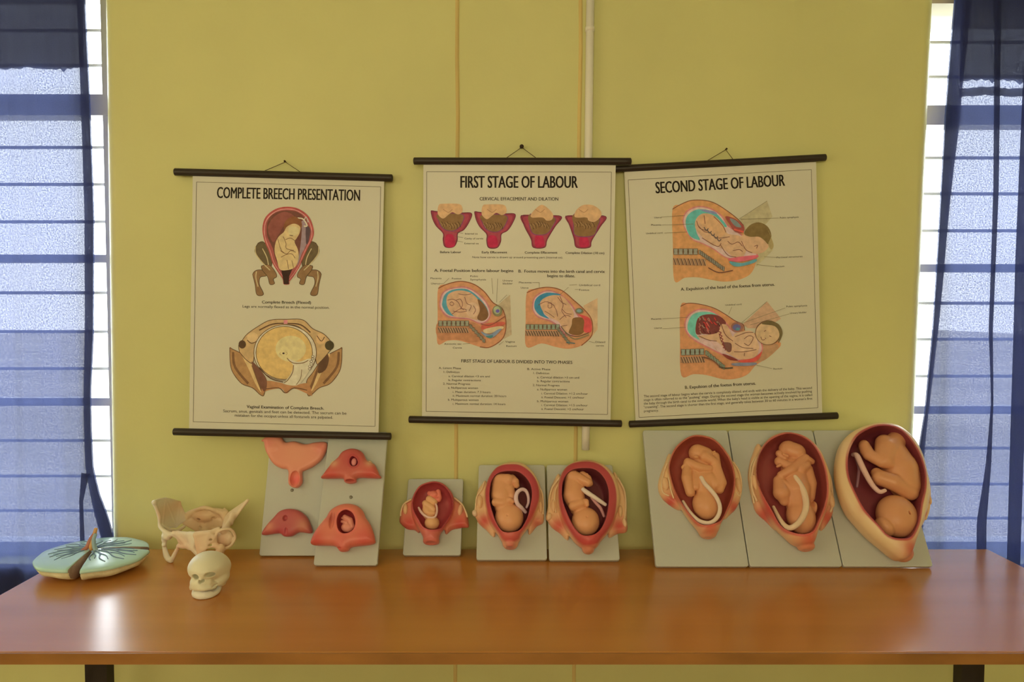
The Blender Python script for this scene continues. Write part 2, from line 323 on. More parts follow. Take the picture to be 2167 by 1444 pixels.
# ------------------------------------------------------------------ printing on the charts
def text_mesh(s, bold):
    cu = bpy.data.curves.new('t', 'FONT'); cu.body = s; cu.size = 1; cu.resolution_u = 3
    if bold: cu.offset = bold
    o = bpy.data.objects.new('t', cu); me = bpy.data.meshes.new_from_object(o)
    V = np.zeros(len(me.vertices) * 3); me.vertices.foreach_get('co', V); V = V.reshape(-1, 3)[:, :2]
    F = [list(p.vertices) for p in me.polygons]
    bpy.data.objects.remove(o); bpy.data.curves.remove(cu); bpy.data.meshes.remove(me); return V, F
CAPH = .729                       # height of a capital in the built-in font at size 1
CAPH = (lambda v: v[:, 1].max())(text_mesh('H', 0)[0])
class Chart:
    def __init__(s, name, label, ytop, ybot, pt, pb):
        """a sheet in the plane through two photo points at the depths ytop and ybot"""
        a, b = at_y(*pt, ytop), at_y(*pb, ybot); s.O = a
        e = b - a; e[0] = 0; e /= np.linalg.norm(e); s.N = np.cross((1, 0, 0), e); s.N = s.N / np.linalg.norm(s.N)
        if s.N[1] > 0: s.N = -s.N
        s.root = thing(name, tuple(a), label, 'wall chart', 'roll-up wall charts'); s.k = 0
    def at(s, P, off=0.0): return hit(P, s.O + s.N * off, s.N)
    def rod(s, name, a, b, rpx, m, off=0.0):
        A, B = s.at([a, b], off); r = rpx * np.linalg.norm(A - CAM) / FPX
        d = (B - A) / np.linalg.norm(B - A)
        o = MB().tube([A, A + d*.012, B - d*.012, B], [r*1.07, r*1.07, r*1.07, r*1.07], 16, 0, True, .35).tube([A + d*.012, B - d*.012], r, 16).build(name, m, s.root, True)
        return o
    def sheet(s, corners, m, nx=24, ny=32):
        c = np.asarray(corners, float); V = []
        for j in range(ny + 1):
            for i in range(nx + 1):
                u, v = i / nx, j / ny
                p = (c[0]*(1-u) + c[1]*u)*(1-v) + (c[3]*(1-u) + c[2]*u)*v; V.append(p)
        V = s.at(V); n = (nx+1)*(ny+1)
        V = np.concatenate([V, V - s.N * .0005])
        F = [(j*(nx+1)+i, (j+1)*(nx+1)+i, (j+1)*(nx+1)+i+1, j*(nx+1)+i+1) for j in range(ny) for i in range(nx)]
        F += [tuple(q + n for q in f[::-1]) for f in F]
        return link('sheet', V, F, m, s.root)
    def text(s, T, items, name='printed_text'):
        for it in items:
            st, x0, y0, x1, y1, h = it[:6]; bold = it[6] if len(it) > 6 else 0
            v, f = text_mesh(st, 0); v = v - (v[:, 0].min(), 0)
            if bold:                                    # heavier strokes: the letters struck side by side
                g0 = f; n0 = len(v); ks = (-1, -.5, 0, .5, 1); v = np.concatenate([v + (k * bold * 1.3, 0) for k in ks]); v[:, 0] -= v[:, 0].min()
                f = [[q + n0 * k for q in g] for k in range(5) for g in g0]
            A = T([(x0, y0)])[0]; B = T([(x1, y1)])[0]; d = B - A; Lp = np.linalg.norm(d); d /= Lp
            up = np.array([d[1], -d[0]]); hh = np.linalg.norm(T([(0, h)])[0] - T([(0, 0)])[0])
            P = A + d * (v[:, :1] / v[:, 0].max() * Lp) + up * (v[:, 1:] / CAPH * hh)
            V = s.at(P, .0004)
            if bold: V += s.N * np.repeat(np.arange(5), n0)[:, None] * .00002
            link(name, V, f, ink(34, 26, 16), s.root)
    def art(s, name, T, layers):
        """layers: ('p', colour, points[, smooth]) filled shape; ('l', colour, points, width) line; ('e', colour, cx, cy, rx, ry[, turn])"""
        mb = MB(); mats = []; k = 0
        for la in layers:
            m = ink(*la[1])
            if m not in mats: mats.append(m)
            mi = mats.index(m); off = .0003 + .00004 * k; k += 1
            if la[0] == 'p':
                P = np.asarray(la[2], float)
                if len(la) < 4 or la[3]: P = spline(P, 5, True)
            elif la[0] == 'e':
                a = np.linspace(0, 2*math.pi, 40, endpoint=False); t = R(la[6]) if len(la) > 6 else 0
                x, y = la[4]*np.cos(a), la[5]*np.sin(a)
                P = np.stack([la[2] + x*math.cos(t) - y*math.sin(t), la[3] + x*math.sin(t) + y*math.cos(t)], 1)
            else:
                P = np.asarray(la[2], float); sm = la[4] if len(la) > 4 else 1
                if sm and len(P) > 2: P = spline(P, 5)
                t = np.gradient(P, axis=0); t /= np.linalg.norm(t, axis=1)[:, None] + 1e-9
                nn = np.stack([-t[:, 1], t[:, 0]], 1) * la[3] / 2; n = len(P)
                V = s.at(T(np.concatenate([P + nn, P - nn])), off)
                mb.add(V, [(i, i+1, n+i+1, n+i) for i in range(n-1)], mi); continue
            tri = tessellate_polygon([[Vector((x, y, 0)) for x, y in P]])
            mb.add(s.at(T(P), off), [tuple(t) for t in tri], mi)
        return mb.build(name, mats, s.root)
    def border(s, c, w=.9):
        ID = lambda P: np.asarray(P, float)
        c = [np.array(p, float) for p in c]
        return s.art('border_line', ID, [('l', (84, 70, 48), [c[i], c[(i+1) % 4]], w, 0) for i in range(4)])
    def string(s, a, n, b, label):
        A, N_, B = s.at([a])[0], at_y(n[0], n[1], -.006), s.at([b])[0]
        MB().tube([A + (0, 0, -.004), N_, B + (0, 0, -.004)], .0009, 6).build('hanging_cord', mat('brown_cord', (.09, .06, .03), .8, .2), s.root, True)
        big = label.startswith('rusty')
        nl = thing('nail', tuple(N_), label, 'nail')
        dk = mat('rusty_iron', (.035, .02, .012), .6, .4, metal=.3)
        r = .0055 if big else .0025
        MB().tube([N_ + (0, .012, .001), N_ + (0, -.005, .001)], r * .45, 8).build('shank', dk, nl, True)
        MB().tube([N_ + (0, -.005, .001), N_ + (0, -.0075, .001)], r, 12, 0, True, .3).build('head', dk, nl, True)
rod_m = mat('black_wooden_rod', (.030, .022, .020), .42, .5)
paper_m = mat('laminated_chart_paper', C(177, 159, 118), .34, .45, noise=(3, .03), bump=(14, .06, .004))
mir = lambda P, ax: [(ax - x, y) for x, y in P]
sh = lambda P, dx, dy=0: [(x + dx, y + dy) for x, y in P]
def shrink(P, k, k2=None):
    P = np.asarray(P, float); c = (P.min(0) + P.max(0)) / 2; return (P - c) * (k, k2 or k) + c
DK = (58, 44, 30)
# ---- chart of the breech
c1 = Chart('wall_chart', 'roll-up chart titled COMPLETE BREECH PRESENTATION hanging above the two-model boards', -.016, -.062, (604, 370), (600, 919))
c1.sheet([(408, 372), (813, 383), (801, 917), (400, 908)], paper_m)
c1.rod('top_rod', (371, 364), (829, 377), 6.6, rod_m); c1.rod('bottom_rod', (369, 914), (826, 924), 6.6, rod_m)
c1.string((552, 362), (604, 343), (640, 364), 'small nail holding the cord of the breech chart')
A1, B1 = crop(350, 330, 4.334), crop(350, 630, 4.334)
c1.border([(415.8, 385.4), (805.7, 395.5), (793.5, 902.7), (408.8, 893)])
il = [(850,800),(900,790),(960,870),(980,960),(960,1030),(900,990),(835,910),(820,860)]
fe = [(800,1085),(840,1048),(930,1055),(925,1100),(870,1115),(862,1180),(900,1270),(840,1275),(822,1180)]
pu = [(880,1010),(950,1000),(1005,1060),(1020,1108),(990,1130),(1000,1172),(958,1178),(938,1110),(890,1050)]
ut = [(1120,466),(1230,490),(1320,565),(1360,680),(1350,760),(1300,860),(1255,960),(1225,1030),(1180,1100),(1140,1150),(1135,1178),(1085,1178),(1075,1130),(1035,1070),(985,990),(950,880),(905,770),(890,660),(920,560),(1010,488)]
L = []
for P, c in ((il, (96, 76, 46)), (fe, (128, 92, 54)), (pu, (128, 92, 54))):
    for Q in (P, mir(P, 2230)): L += [('p', c, Q), ('l', (74, 56, 34), list(Q) + [Q[0]], 5)]
for Q in ([(825,830),(830,900),(890,980),(960,1050)], [(835,1060),(830,1120),(850,1200)], [(890,850),(930,930),(945,1000)]):
    for W in (Q, mir(Q, 2230)): L.append(('l', (176, 150, 98), W, 9))
L += [('p', (160, 72, 58), ut), ('p', (190, 128, 104), shrink(ut, .94, .95)), ('p', (150, 74, 60), shrink(ut, .91, .93)),
      ('p', (104, 62, 44), [(1120,500),(1220,520),(1290,590),(1320,690),(1300,780),(1250,880),(1200,990),(1160,1045),(1065,1045),(1010,950),(985,850),(935,740),(930,640),(960,560),(1030,515)]),
      ('p', (128, 70, 52), [(1110,515),(1040,530),(970,590),(940,680),(985,790),(1040,720),(1090,640),(1180,560)]),
      ('p', (58, 38, 26), [(1060,1040),(1165,1040),(1135,1105),(1132,1178),(1086,1178),(1076,1110)], 0),
      ('p', (140, 112, 100), [(1250,600),(1300,620),(1295,800),(1250,900),(1210,1010),(1235,850),(1250,700)]),
      ('p', (84, 64, 58), [(1290,640),(1330,680),(1310,790),(1290,800)]),
      ('l', (196, 182, 150), [(1212,570),(1265,582),(1300,640),(1270,645)], 12), ('l', (176, 160, 128), [(1270,600),(1290,560),(1310,610)], 8),
      ('p', (126, 76, 42), [(1085,655),(1110,590),(1180,555),(1245,600),(1245,665),(1180,645),(1110,690)]),
      ('p', (188, 154, 96), [(1085,700),(1040,740),(1010,800),(1002,880),(1025,960),(1050,1042),(1120,1048),(1190,1020),(1222,940),(1215,860),(1185,790),(1205,755),(1232,705),(1235,650),(1180,622),(1115,650)]),
      ('p', (196, 164, 106), [(1140,650),(1215,660),(1220,710),(1170,735),(1130,710)]),
      ('l', (110, 74, 42), [(1080,740),(1105,800),(1110,850),(1180,868)], 5), ('l', (110, 74, 42), [(1055,870),(1110,900),(1150,870),(1195,885)], 5),
      ('l', (110, 74, 42), [(1115,955),(1130,1040)], 5), ('l', (110, 74, 42), [(1060,930),(1110,905),(1160,900),(1190,940)], 5),
      ('l', (110, 74, 42), [(1100,770),(1150,755),(1200,790)], 5), ('l', (110, 74, 42), [(1160,960),(1175,1030)], 4),
      ('l', (90, 60, 34), [(1140,728),(1170,733)], 6), ('l', (110, 74, 42), [(1030,760),(1060,860),(1090,890)], 4),
      ('l', (210, 196, 170), [(985,1000),(1020,1060),(1060,1130)], 7), ('l', (210, 196, 170), [(1250,1000),(1210,1060),(1170,1130)], 7)]
c1.art('breech_illustration', A1, L)
li = [(590,460),(620,475),(700,515),(760,560),(800,600),(860,690),(915,770),(905,892),(870,892),(800,830),(700,790),(620,690),(595,600)]
hi = [(700,520),(770,560),(860,760),(882,870),(830,800),(765,660)]
arch = [(680,500),(672,440),(700,400),(750,335),(850,265),(960,208),(1110,200),(1260,205),(1350,285),(1460,340),(1535,440),(1500,500),(1420,590),(1385,600),(1355,420),(1240,280),(1110,250),(965,285),(860,380),(820,500),(800,600),(740,570)]
L = []
for Q in (li, mir(li, 2210)): L += [('p', (156, 112, 64), Q), ('l', (84, 58, 36), list(Q) + [Q[0]], 6)]
for Q in (hi, mir(hi, 2210)): L.append(('p', (190, 152, 92), Q))
for Q in ([(620,500),(640,640),(760,790)], [(800,620),(850,760),(890,860)]):
    for W in (Q, mir(Q, 2210)): L.append(('l', (112, 76, 44), W, 22))
L += [('p', (92, 62, 38), [(1420,560),(1470,500),(1500,560),(1470,660),(1400,690)]),
      ('p', (176, 138, 84), arch), ('l', (86, 60, 36), list(arch) + [arch[0]], 6),
      ('e', (84, 58, 34), 705, 430, 34, 38), ('e', (70, 58, 34), 1505, 440, 42, 44), ('e', (196, 152, 96), 800, 365, 50, 46), ('e', (190, 148, 92), 1425, 380, 45, 50),
      ('l', (92, 64, 40), [(750,390),(790,420),(840,400)], 7), ('l', (92, 64, 40), [(1390,350),(1430,400),(1460,360)], 7),
      ('l', (96, 66, 40), [(860,300),(980,245),(1110,238),(1240,250),(1330,320)], 12), ('p', (186, 112, 100), [(1085,206),(1120,206),(1120,242),(1085,242)], 0),
      ('p', (162, 110, 64), [(910,770),(1050,780),(1110,800),(1200,800),(1310,790),(1345,892),(1320,892),(1180,835),(1110,880),(1060,835),(930,855),(880,892)]),
      ('l', (92, 60, 36), [(915,840),(1040,830),(1100,875),(1180,830),(1300,850)], 8), ('p', (110, 70, 46), [(790,600),(850,640),(930,760),(900,860)]),
      ('e', (92, 66, 38), 1098, 505, 290, 258), ('e', (196, 180, 138), 1098, 505, 284, 252), ('e', (98, 70, 40), 1090, 508, 262, 246), ('e', (194, 150, 82), 1090, 508, 256, 240),
      ('e', (202, 164, 102), 1150, 470, 140, 120), ('p', (206, 176, 124), [(1120,560),(1220,590),(1330,560),(1330,640),(1290,720),(1220,800),(1140,805),(1095,780),(1150,700),(1170,620)]),
      ('l', (104, 72, 40), [(1115,555),(1150,590),(1200,605),(1270,597),(1310,575)], 7), ('l', (104, 72, 40), [(1175,620),(1165,690),(1120,760),(1090,780)], 7),
      ('l', (104, 72, 40), [(1250,660),(1240,740),(1200,800)], 5), ('l', (84, 56, 34), [(860,640),(960,740),(1080,775)], 9),
      ('e', (60, 44, 30), 1083, 512, 10, 8), ('l', (150, 116, 66), [(1055,505),(1050,520),(1065,528)], 4), ('l', (150, 116, 66), [(1110,500),(1118,515),(1105,528)], 4)]
for i in range(6): L += [('e', (84, 62, 44), 1352 - 7*i + (6 if i % 2 else 0), 540 + 23*i, 15, 11), ('e', (208, 192, 158), 1352 - 7*i + (6 if i % 2 else 0), 540 + 23*i, 11, 8)]
c1.art('pelvis_illustration', B1, L)
c1.text(A1, [('COMPLETE BREECH PRESENTATION', 472, 386, 1785, 412, 100, .022)], 'title')
c1.text(B1, [('Complete Breech (Flexed)', 885, 54, 1335, 58, 26, .012), ('Legs are normally flexed as in the normal position.', 708, 92, 1505, 104, 24),
    ('Vaginal Examination of Complete Breech.', 745, 1014, 1455, 1030, 27, .012), ('Sacrum, anus, genitals and feet can be detected. The sacrum can be', 530, 1052, 1660, 1074, 25),
    ('mistaken for the occiput unless all fontanels are palpated.', 635, 1092, 1535, 1112, 25)], 'caption')
# ---- chart of the first stage
c2 = Chart('wall_chart', 'roll-up chart titled FIRST STAGE OF LABOUR hanging in the middle over the pipe', -.036, -.036, (1104, 341), (1095, 893))
c2.sheet([(896, 347), (1303, 350), (1292, 891), (893, 882)], paper_m)
c2.rod('top_rod', (877, 341), (1334, 342), 7, rod_m); c2.rod('bottom_rod', (867, 888), (1314, 897), 7, rod_m)
c2.string((1066, 335), (1104, 312), (1141, 336), 'rusty dark nail head holding the cord of the first stage chart')
A2, B2 = crop(860, 290, 4.5125), crop(860, 590, 4.375)
c2.border([(903, 363.4), (1294, 364.4), (1285.6, 877.5), (901.6, 871)])
f1 = [(235,705),(300,712),(420,720),(520,725),(622,730),(600,810),(550,885),(492,920),(485,990),(450,1050),(370,1050),(350,985),(350,920),(285,850),(248,775)]
o1 = [(300,740),(530,740),(530,820),(480,880),(420,895),(350,870),(310,800)]
h1 = [(310,650),(345,638),(500,640),(535,680),(530,722),(490,740),(440,720),(400,745),(350,780),(305,745),(298,700)]
f3 = [(1095,750),(1290,752),(1480,760),(1420,855),(1345,980),(1320,1055),(1212,1055),(1190,975),(1130,860)]
o3 = [(1180,740),(1410,770),(1390,860),(1330,925),(1220,925),(1180,850)]
h3 = [(1190,740),(1230,690),(1290,648),(1350,680),(1400,740),(1390,790),(1340,800),(1300,770),(1200,770)]
f4 = [(1520,755),(1700,755),(1905,760),(1850,860),(1770,990),(1750,1055),(1625,1055),(1600,970),(1560,850)]
o4 = [(1600,740),(1830,770),(1820,860),(1780,940),(1620,940),(1600,850)]
h4 = [(1605,740),(1630,690),(1690,650),(1780,652),(1850,700),(1860,755),(1800,810),(1740,800),(1720,770),(1620,770)]
rnd = random.Random(3)
for nm, f, o, h, ax, yb in (('uterus_illustration', f1, o1, h1, 415, 950), ('uterus_illustration', sh(f1, 416, 8), sh(o1, 416, 10), sh(h1, 420, 6), 824, 960),
                     ('uterus_illustration', f3, o3, h3, 1270, 960), ('uterus_illustration', f4, o4, h4, 1695, 970)):
    L = [('p', (134, 50, 54), f), ('l', (92, 44, 46), list(f) + [f[0]], 6), ('p', (152, 62, 62), shrink(f, .86, .9)),
         ('p', (168, 40, 58), [(ax-38, yb-10), (ax+32, yb-10), (ax+45, 1040), (ax-35, 1048)]), ('l', (120, 60, 80), list(o) + [o[0]], 16),
         ('p', (126, 90, 50), o)]
    for i in range(7):
        x = ax - 80 + 26*i; y = 800 + rnd.random()*30
        L.append(('l', (92, 64, 38), [(x, y), (x+18, y+22+rnd.random()*20), (x+rnd.random()*30, y+55)], 6))
        L.append(('l', (150, 112, 66), [(x-10, y+10), (x+8, y+30), (x-4+rnd.random()*20, y+48)], 5))
    L += [('p', (194, 144, 92), h), ('l', (160, 108, 66), [(h[0][0]+40, 690), (h[0][0]+90, 720), (h[0][0]+130, 690)], 5)]
    if f is f1: L += [('l', (90, 78, 56), [(440,905),(540,920)], 3, 0), ('l', (90, 78, 56), [(470,950),(540,962)], 3, 0), ('l', (90, 78, 56), [(470,990),(540,1005)], 3, 0)]
    c2.art(nm, A2, L)
def spine(L, x0, y0, x1, y1, n, hgt, c, tail=None):
    for i in range(n):
        x = x0 + (x1 - x0)*i/(n-1); y = y0 + (y1 - y0)*i/(n-1); q = (x1 - x0)/(n-1)*.40
        L += [('p', (64, 58, 42), [(x-q-3,y-hgt/2-3),(x+q+3,y-hgt/2-3),(x+q+2,y+hgt/2+3),(x-q-2,y+hgt/2+3)], 0), ('p', c, [(x-q,y-hgt/2),(x+q,y-hgt/2),(x+q*.8,y),(x+q,y+hgt/2),(x-q,y+hgt/2),(x-q*.8,y)], 0)]
def hatch(L, x0, y0, x1, y1, n, hgt):
    L.append(('p', (150, 108, 70), [(x0-15,y0-hgt/2),(x1+15,y1-hgt/2),(x1+15,y1+hgt/2),(x0-15,y0+hgt/2)], 0))
    for i in range(n):
        x = x0 + (x1-x0)*i/(n-1); y = y0 + (y1-y0)*i/(n-1)
        L.append(('l', (84, 62, 48), [(x-10, y-hgt/2), (x+2, y), (x+12, y+hgt/2)], 7)); L.append(('l', (178, 140, 96), [(x-2, y-hgt/2), (x+10, y), (x+20, y+hgt/2)], 5))
SK, PK, PE = (184, 124, 78), (196, 124, 108), (186, 142, 98)
def squig(L, pts, c=(112, 66, 50), w=5): L.append(('l', c, pts, w))
T1 = [(295,90),(380,50),(500,25),(620,50),(720,120),(800,220),(880,270),(915,350),(922,450),(900,540),(840,600),(760,638),(680,632),(580,600),(480,572),(380,575),(288,600),(290,350)]
L = [('p', (168, 142, 100), [(850,240),(960,150),(975,520),(900,560)], 0), ('p', SK, T1), ('l', (128, 76, 46), T1[:13], 9), ('p', (170, 112, 70), [(300,400),(580,400),(690,450),(720,560),(600,590),(470,560),(300,560)]),
     ('p', (176, 106, 92), [(308,200),(340,120),(430,82),(560,75),(680,145),(760,240),(785,330),(750,400),(680,420),(580,382),(470,372),(370,352),(312,280)]),
     ('p', (206, 150, 132), [(318,200),(350,128),(430,93),(555,88),(668,150),(745,240),(772,330),(740,388),(680,408),(580,368),(470,358),(380,340),(322,272)]),
     ('p', (82, 132, 152), [(332,220),(360,142),(440,100),(560,98),(660,165),(740,260),(755,340),(700,390),(600,360),(460,350),(385,330),(338,268)]),
     ('p', PE, [(385,150),(470,110),(580,125),(660,190),(700,290),(670,380),(560,362),(450,350),(400,300),(372,230)]),
     ('p', (118, 80, 46), [(660,190),(720,240),(758,320),(745,370),(700,392),(655,365),(680,290)]), ('e', (190, 150, 108), 610, 290, 60, 70)]
for q in ([(380,200),(430,190),(480,220),(500,260),(530,290)], [(400,230),(420,215),(440,235),(420,250),(400,235)], [(460,200),(500,190),(520,240),(500,280)], [(430,300),(500,310),(560,300)], [(540,170),(560,230),(600,250),(580,300)], [(480,140),(540,150),(600,140)], [(420,330),(500,280),(560,290)], [(620,250),(640,290),(620,330)]): squig(L, q)
spine(L, 315, 415, 560, 415, 7, 46, (138, 130, 96)); hatch(L, 305, 478, 560, 478, 12, 48)
for i in range(6): spine(L, 590+24*i, 440+26*i, 602+24*i, 446+26*i, 2, 30, (138, 124, 92))
L += [('p', (178, 84, 60), [(700,430),(780,410),(900,400),(900,430),(780,460),(700,470)]), ('p', (190, 160, 110), [(720,470),(860,440),(900,460),(800,500),(730,505)]), ('p', (122, 128, 150), [(690,490),(770,515),(850,470),(880,470),(800,545),(740,540)]), ('p', (76, 122, 108), [(735,535),(800,525),(780,552)]),
      ('e', (120, 108, 70), 842, 298, 46, 52), ('e', (150, 150, 104), 838, 292, 32, 36), ('e', (104, 84, 130), 845, 300, 18, 16), ('l', (130, 70, 48), [(690,420),(780,430),(910,350)], 8)]
for a, b in (((312,45),(345,45)), ((345,45),(395,-5)), ((790,-5),(800,140)), ((845,0),(835,220)), ((855,615),(900,580)), ((520,605),(590,600)), ((860,220),(930,150))): L.append(('l', (110, 96, 66), [a, b], 3, 0))
c2.art('torso_illustration', B2, L)
T2 = [(1115,130),(1200,95),(1320,80),(1440,110),(1550,200),(1640,280),(1710,370),(1725,480),(1700,550),(1620,620),(1500,650),(1380,632),(1250,600),(1110,630),(1105,380)]
L = [('p', (184, 146, 100), [(1640,250),(1770,180),(1770,470),(1700,560)], 0), ('p', SK, T2), ('l', (128, 76, 46), T2[:10], 9),
     ('p', (176, 106, 92), [(1165,250),(1188,165),(1290,108),(1400,128),(1510,212),(1590,320),(1620,400),(1580,515),(1480,530),(1400,450),(1330,400),(1220,362),(1175,310)]),
     ('p', (206, 150, 132), [(1175,250),(1198,172),(1295,118),(1395,138),(1500,220),(1575,330),(1605,400),(1565,505),(1485,515),(1415,440),(1338,388),(1228,352),(1180,300)]),
     ('p', (62, 118, 140), [(1185,265),(1205,180),(1300,130),(1430,148),(1330,180),(1260,240),(1270,320),(1320,370),(1230,335)]),
     ('p', PE, [(1240,215),(1320,160),(1430,158),(1500,220),(1550,320),(1540,400),(1520,500),(1460,480),(1410,400),(1330,360),(1262,300)]),
     ('p', (120, 82, 44), [(1545,365),(1640,370),(1655,470),(1600,522),(1505,505),(1530,430)]),
     ('p', (190, 72, 62), [(1590,330),(1700,370),(1715,480),(1680,502),(1640,480),(1645,385)])]
for q in ([(1220,245),(1280,215),(1320,220),(1370,250)], [(1310,230),(1340,225),(1345,265),(1315,270),(1312,240)], [(1360,240),(1390,300),(1400,350)], [(1400,170),(1440,220),(1480,240)], [(1440,280),(1480,320),(1530,330)], [(1420,380),(1470,340),(1520,350)], [(1280,300),(1330,330),(1370,360)], [(1440,440),(1490,430)], [(1420,160),(1450,240),(1440,300),(1480,360)]): squig(L, q)
spine(L, 1125, 448, 1400, 448, 8, 44, (128, 128, 96)); hatch(L, 1115, 505, 1400, 510, 13, 48)
for i in range(5): spine(L, 1405+22*i, 470+28*i, 1417+22*i, 478+28*i, 2, 28, (138, 124, 92))
L += [('l', (120, 104, 66), [(1470,500),(1560,560),(1690,520)], 10), ('l', (92, 70, 46), [(1430,440),(1490,510),(1580,535),(1690,500)], 7), ('l', (80, 96, 84), [(1480,590),(1560,600)], 10), ('e', (112, 104, 72), 1600, 298, 38, 26), ('e', (120, 140, 126), 1600, 298, 22, 14)]
for a, b in (((1165,35),(1230,35)), ((1230,35),(1230,90)), ((1510,60),(1580,55)), ((1420,150),(1500,80)), ((1690,580),(1745,595)), ((1560,100),(1595,100))): L.append(('l', (110, 96, 66), [a, b], 3, 0))
c2.art('torso_illustration', B2, L)
c2.text(A2, [('FIRST STAGE OF LABOUR', 515, 485, 1638, 486, 112, .026)], 'title')
c2.text(A2, [('CERVICAL EFFACEMENT AND DILATION', 700, 606, 1450, 608, 31, .010), ('Before Labour', 322, 1110, 522, 1110, 21, .012), ('Early Effacement', 720, 1112, 962, 1112, 21, .012),
    ('Complete Effacement', 1130, 1114, 1442, 1114, 21, .012), ('Complete Dilation (10 cm)', 1520, 1116, 1890, 1120, 21, .012), ('Note how cervix is drawn up around presenting part (internal os).', 630, 1157, 1495, 1160, 18),
    ('A. Foetal Position before labour begins', 265, 1288, 1022, 1291, 27, .012), ('B.  Foetus moves into the birth canal and cervix', 1070, 1295, 1895, 1299, 27, .012), ('begins to dilate.', 1345, 1339, 1610, 1341, 27, .012),
    ('Internal os', 560, 932, 680, 932, 16), ('Cavity of cervix', 555, 978, 735, 978, 16), ('External os', 555, 1025, 690, 1025, 16), ('Placenta', 230, 1358, 335, 1358, 16), ('Foetus', 435, 1360, 525, 1360, 16),
    ('Pubic', 610, 1338, 685, 1338, 16), ('Symphysis', 610, 1370, 760, 1370, 16), ('Urinary', 920, 1380, 1015, 1380, 16), ('bladder', 920, 1408, 1015, 1408, 16), ('Uterus', 235, 1408, 320, 1408, 16),
    ('Placenta', 1075, 1398, 1195, 1398, 16), ('Umbilical cord', 1650, 1424, 1850, 1424, 17)], 'caption')
lt_ = [("A. Latent Phase",300,836,505),("1. Definition",345,872,492),("a. Cervical dilation <3 cm and",390,912,772),("b. Regular contractions",390,948,688),("2. Normal Progress",340,982,590),("a. Nulliparous women",385,1019,662),("i. Mean duration: 7.3 hours",430,1058,778),("ii. Maximum normal duration: 20 hours",430,1094,925),("b. Multiparous women",385,1130,668),("i. Maximum normal duration: 14 hours",430,1168,916)]
rt_ = [("B. Active Phase",1120,846,1332),("1. Definition",1175,883,1322),("a. Cervical dilation >3 cm and",1210,923,1600),("b. Regular contractions",1210,958,1512),("2. Normal Progress",1170,995,1418),("a. Nulliparous women",1210,1034,1488),("i. Cervical Dilation: >1.2 cm/hour",1250,1072,1680),("ii. Foetal Descent: >1 cm/hour",1250,1108,1648),("b. Multiparous women",1210,1144,1498),("i. Cervical Dilation: >1.5 cm/hour",1250,1180,1678),("ii. Foetal Descent: >2 cm/hour",1250,1216,1642)]
c2.text(B2, [('FIRST STAGE OF LABOUR IS DIVIDED INTO TWO PHASES', 508, 776, 1536, 790, 29, .010), ('Uterus', 1060, 92, 1130, 92, 16), ('Foetus', 1600, 112, 1692, 112, 16), ('Vagina', 915, 592, 1005, 592, 16),
    ('Rectum', 925, 632, 1020, 632, 16), ('Amniotic sac', 350, 612, 510, 612, 16), ('Cervix', 430, 648, 515, 648, 16), ('Dilated', 1750, 595, 1840, 595, 16), ('cervix', 1755, 628, 1830, 628, 16)]
    + [(t, x, y, x1, y + 3, 19) for t, x, y, x1 in lt_ + rt_], 'caption')
# ---- chart of the second stage
c3 = Chart('wall_chart', 'tilted roll-up chart titled SECOND STAGE OF LABOUR hanging above the three largest models', -.0145, -.0145, (1536, 346), (1551, 889))
c3.sheet([(1321, 364), (1727, 343), (1740, 874), (1345, 893)], paper_m)
c3.rod('top_rod', (1296, 358), (1746, 333.5), 6.8, rod_m); c3.rod('bottom_rod', (1333, 898), (1771, 880), 6.8, rod_m)
c3.string((1480, 347), (1536, 317), (1557, 342), 'small nail holding the cord of the tilted second stage chart')
A3, B3 = crop(1300, 300, 4.4224), crop(1300, 600, 4.4224)
c3.border([(1329.4, 381), (1717, 359), (1730.8, 863.4), (1352.5, 883.8)])
T3 = [(545,632),(620,588),(720,550),(850,550),(950,580),(1060,650),(1150,720),(1210,785),(1215,860),(1330,1050),(1328,1110),(1310,1180),(1260,1250),(1150,1297),(1020,1310),(900,1292),(780,1270),(660,1274),(562,1300),(548,950)]
L = [('p', (166, 146, 100), [(1180,720),(1430,555),(1480,700),(1420,770),(1200,850)], 0), ('p', (168, 148, 100), [(1330,1040),(1490,960),(1480,1020),(1330,1170)], 0), ('p', (186, 128, 74), T3), ('l', (112, 66, 44), T3[:8], 7),
     ('p', (184, 110, 92), [(640,765),(668,655),(775,602),(905,622),(1010,690),(1070,780),(1160,840),(1220,895),(1345,1060),(1200,1112),(1050,1092),(925,1010),(825,960),(712,905)]),
     ('p', (208, 154, 132), [(650,765),(680,665),(782,614),(900,634),(1000,700),(1060,790),(1150,850),(1210,905),(1330,1058),(1200,1100),(1050,1080),(930,1000),(830,950),(722,900)]),
     ('p', (92, 152, 158), [(668,765),(692,682),(790,632),(925,655),(1000,720),(1050,800),(900,760),(800,720),(760,760),(770,850),(800,920),(705,880)]),
     ('p', (120, 116, 164), [(800,634),(925,650),(960,680),(860,660)]),
     ('p', PE, [(765,725),(830,672),(930,690),(1020,780),(1060,860),(1180,885),(1240,980),(1200,1082),(1120,1082),(1050,1030),(980,985),(900,960),(820,890),(760,810)]),
     ('p', (200, 142, 92), [(790,720),(860,680),(950,710),(1030,800),(1040,860),(960,900),(860,840)]),
     ('e', PE, 1335, 910, 130, 140), ('p', PE, [(1190,880),(1300,900),(1430,960),(1400,1005),(1300,1045),(1220,1000)]),
     ('p', (116, 90, 48), [(1215,860),(1265,785),(1350,755),(1435,795),(1470,880),(1445,960),(1400,920),(1350,890),(1270,890)]),
     ('p', (150, 126, 76), [(1440,830),(1490,960),(1470,1010),(1440,960),(1465,890)])]
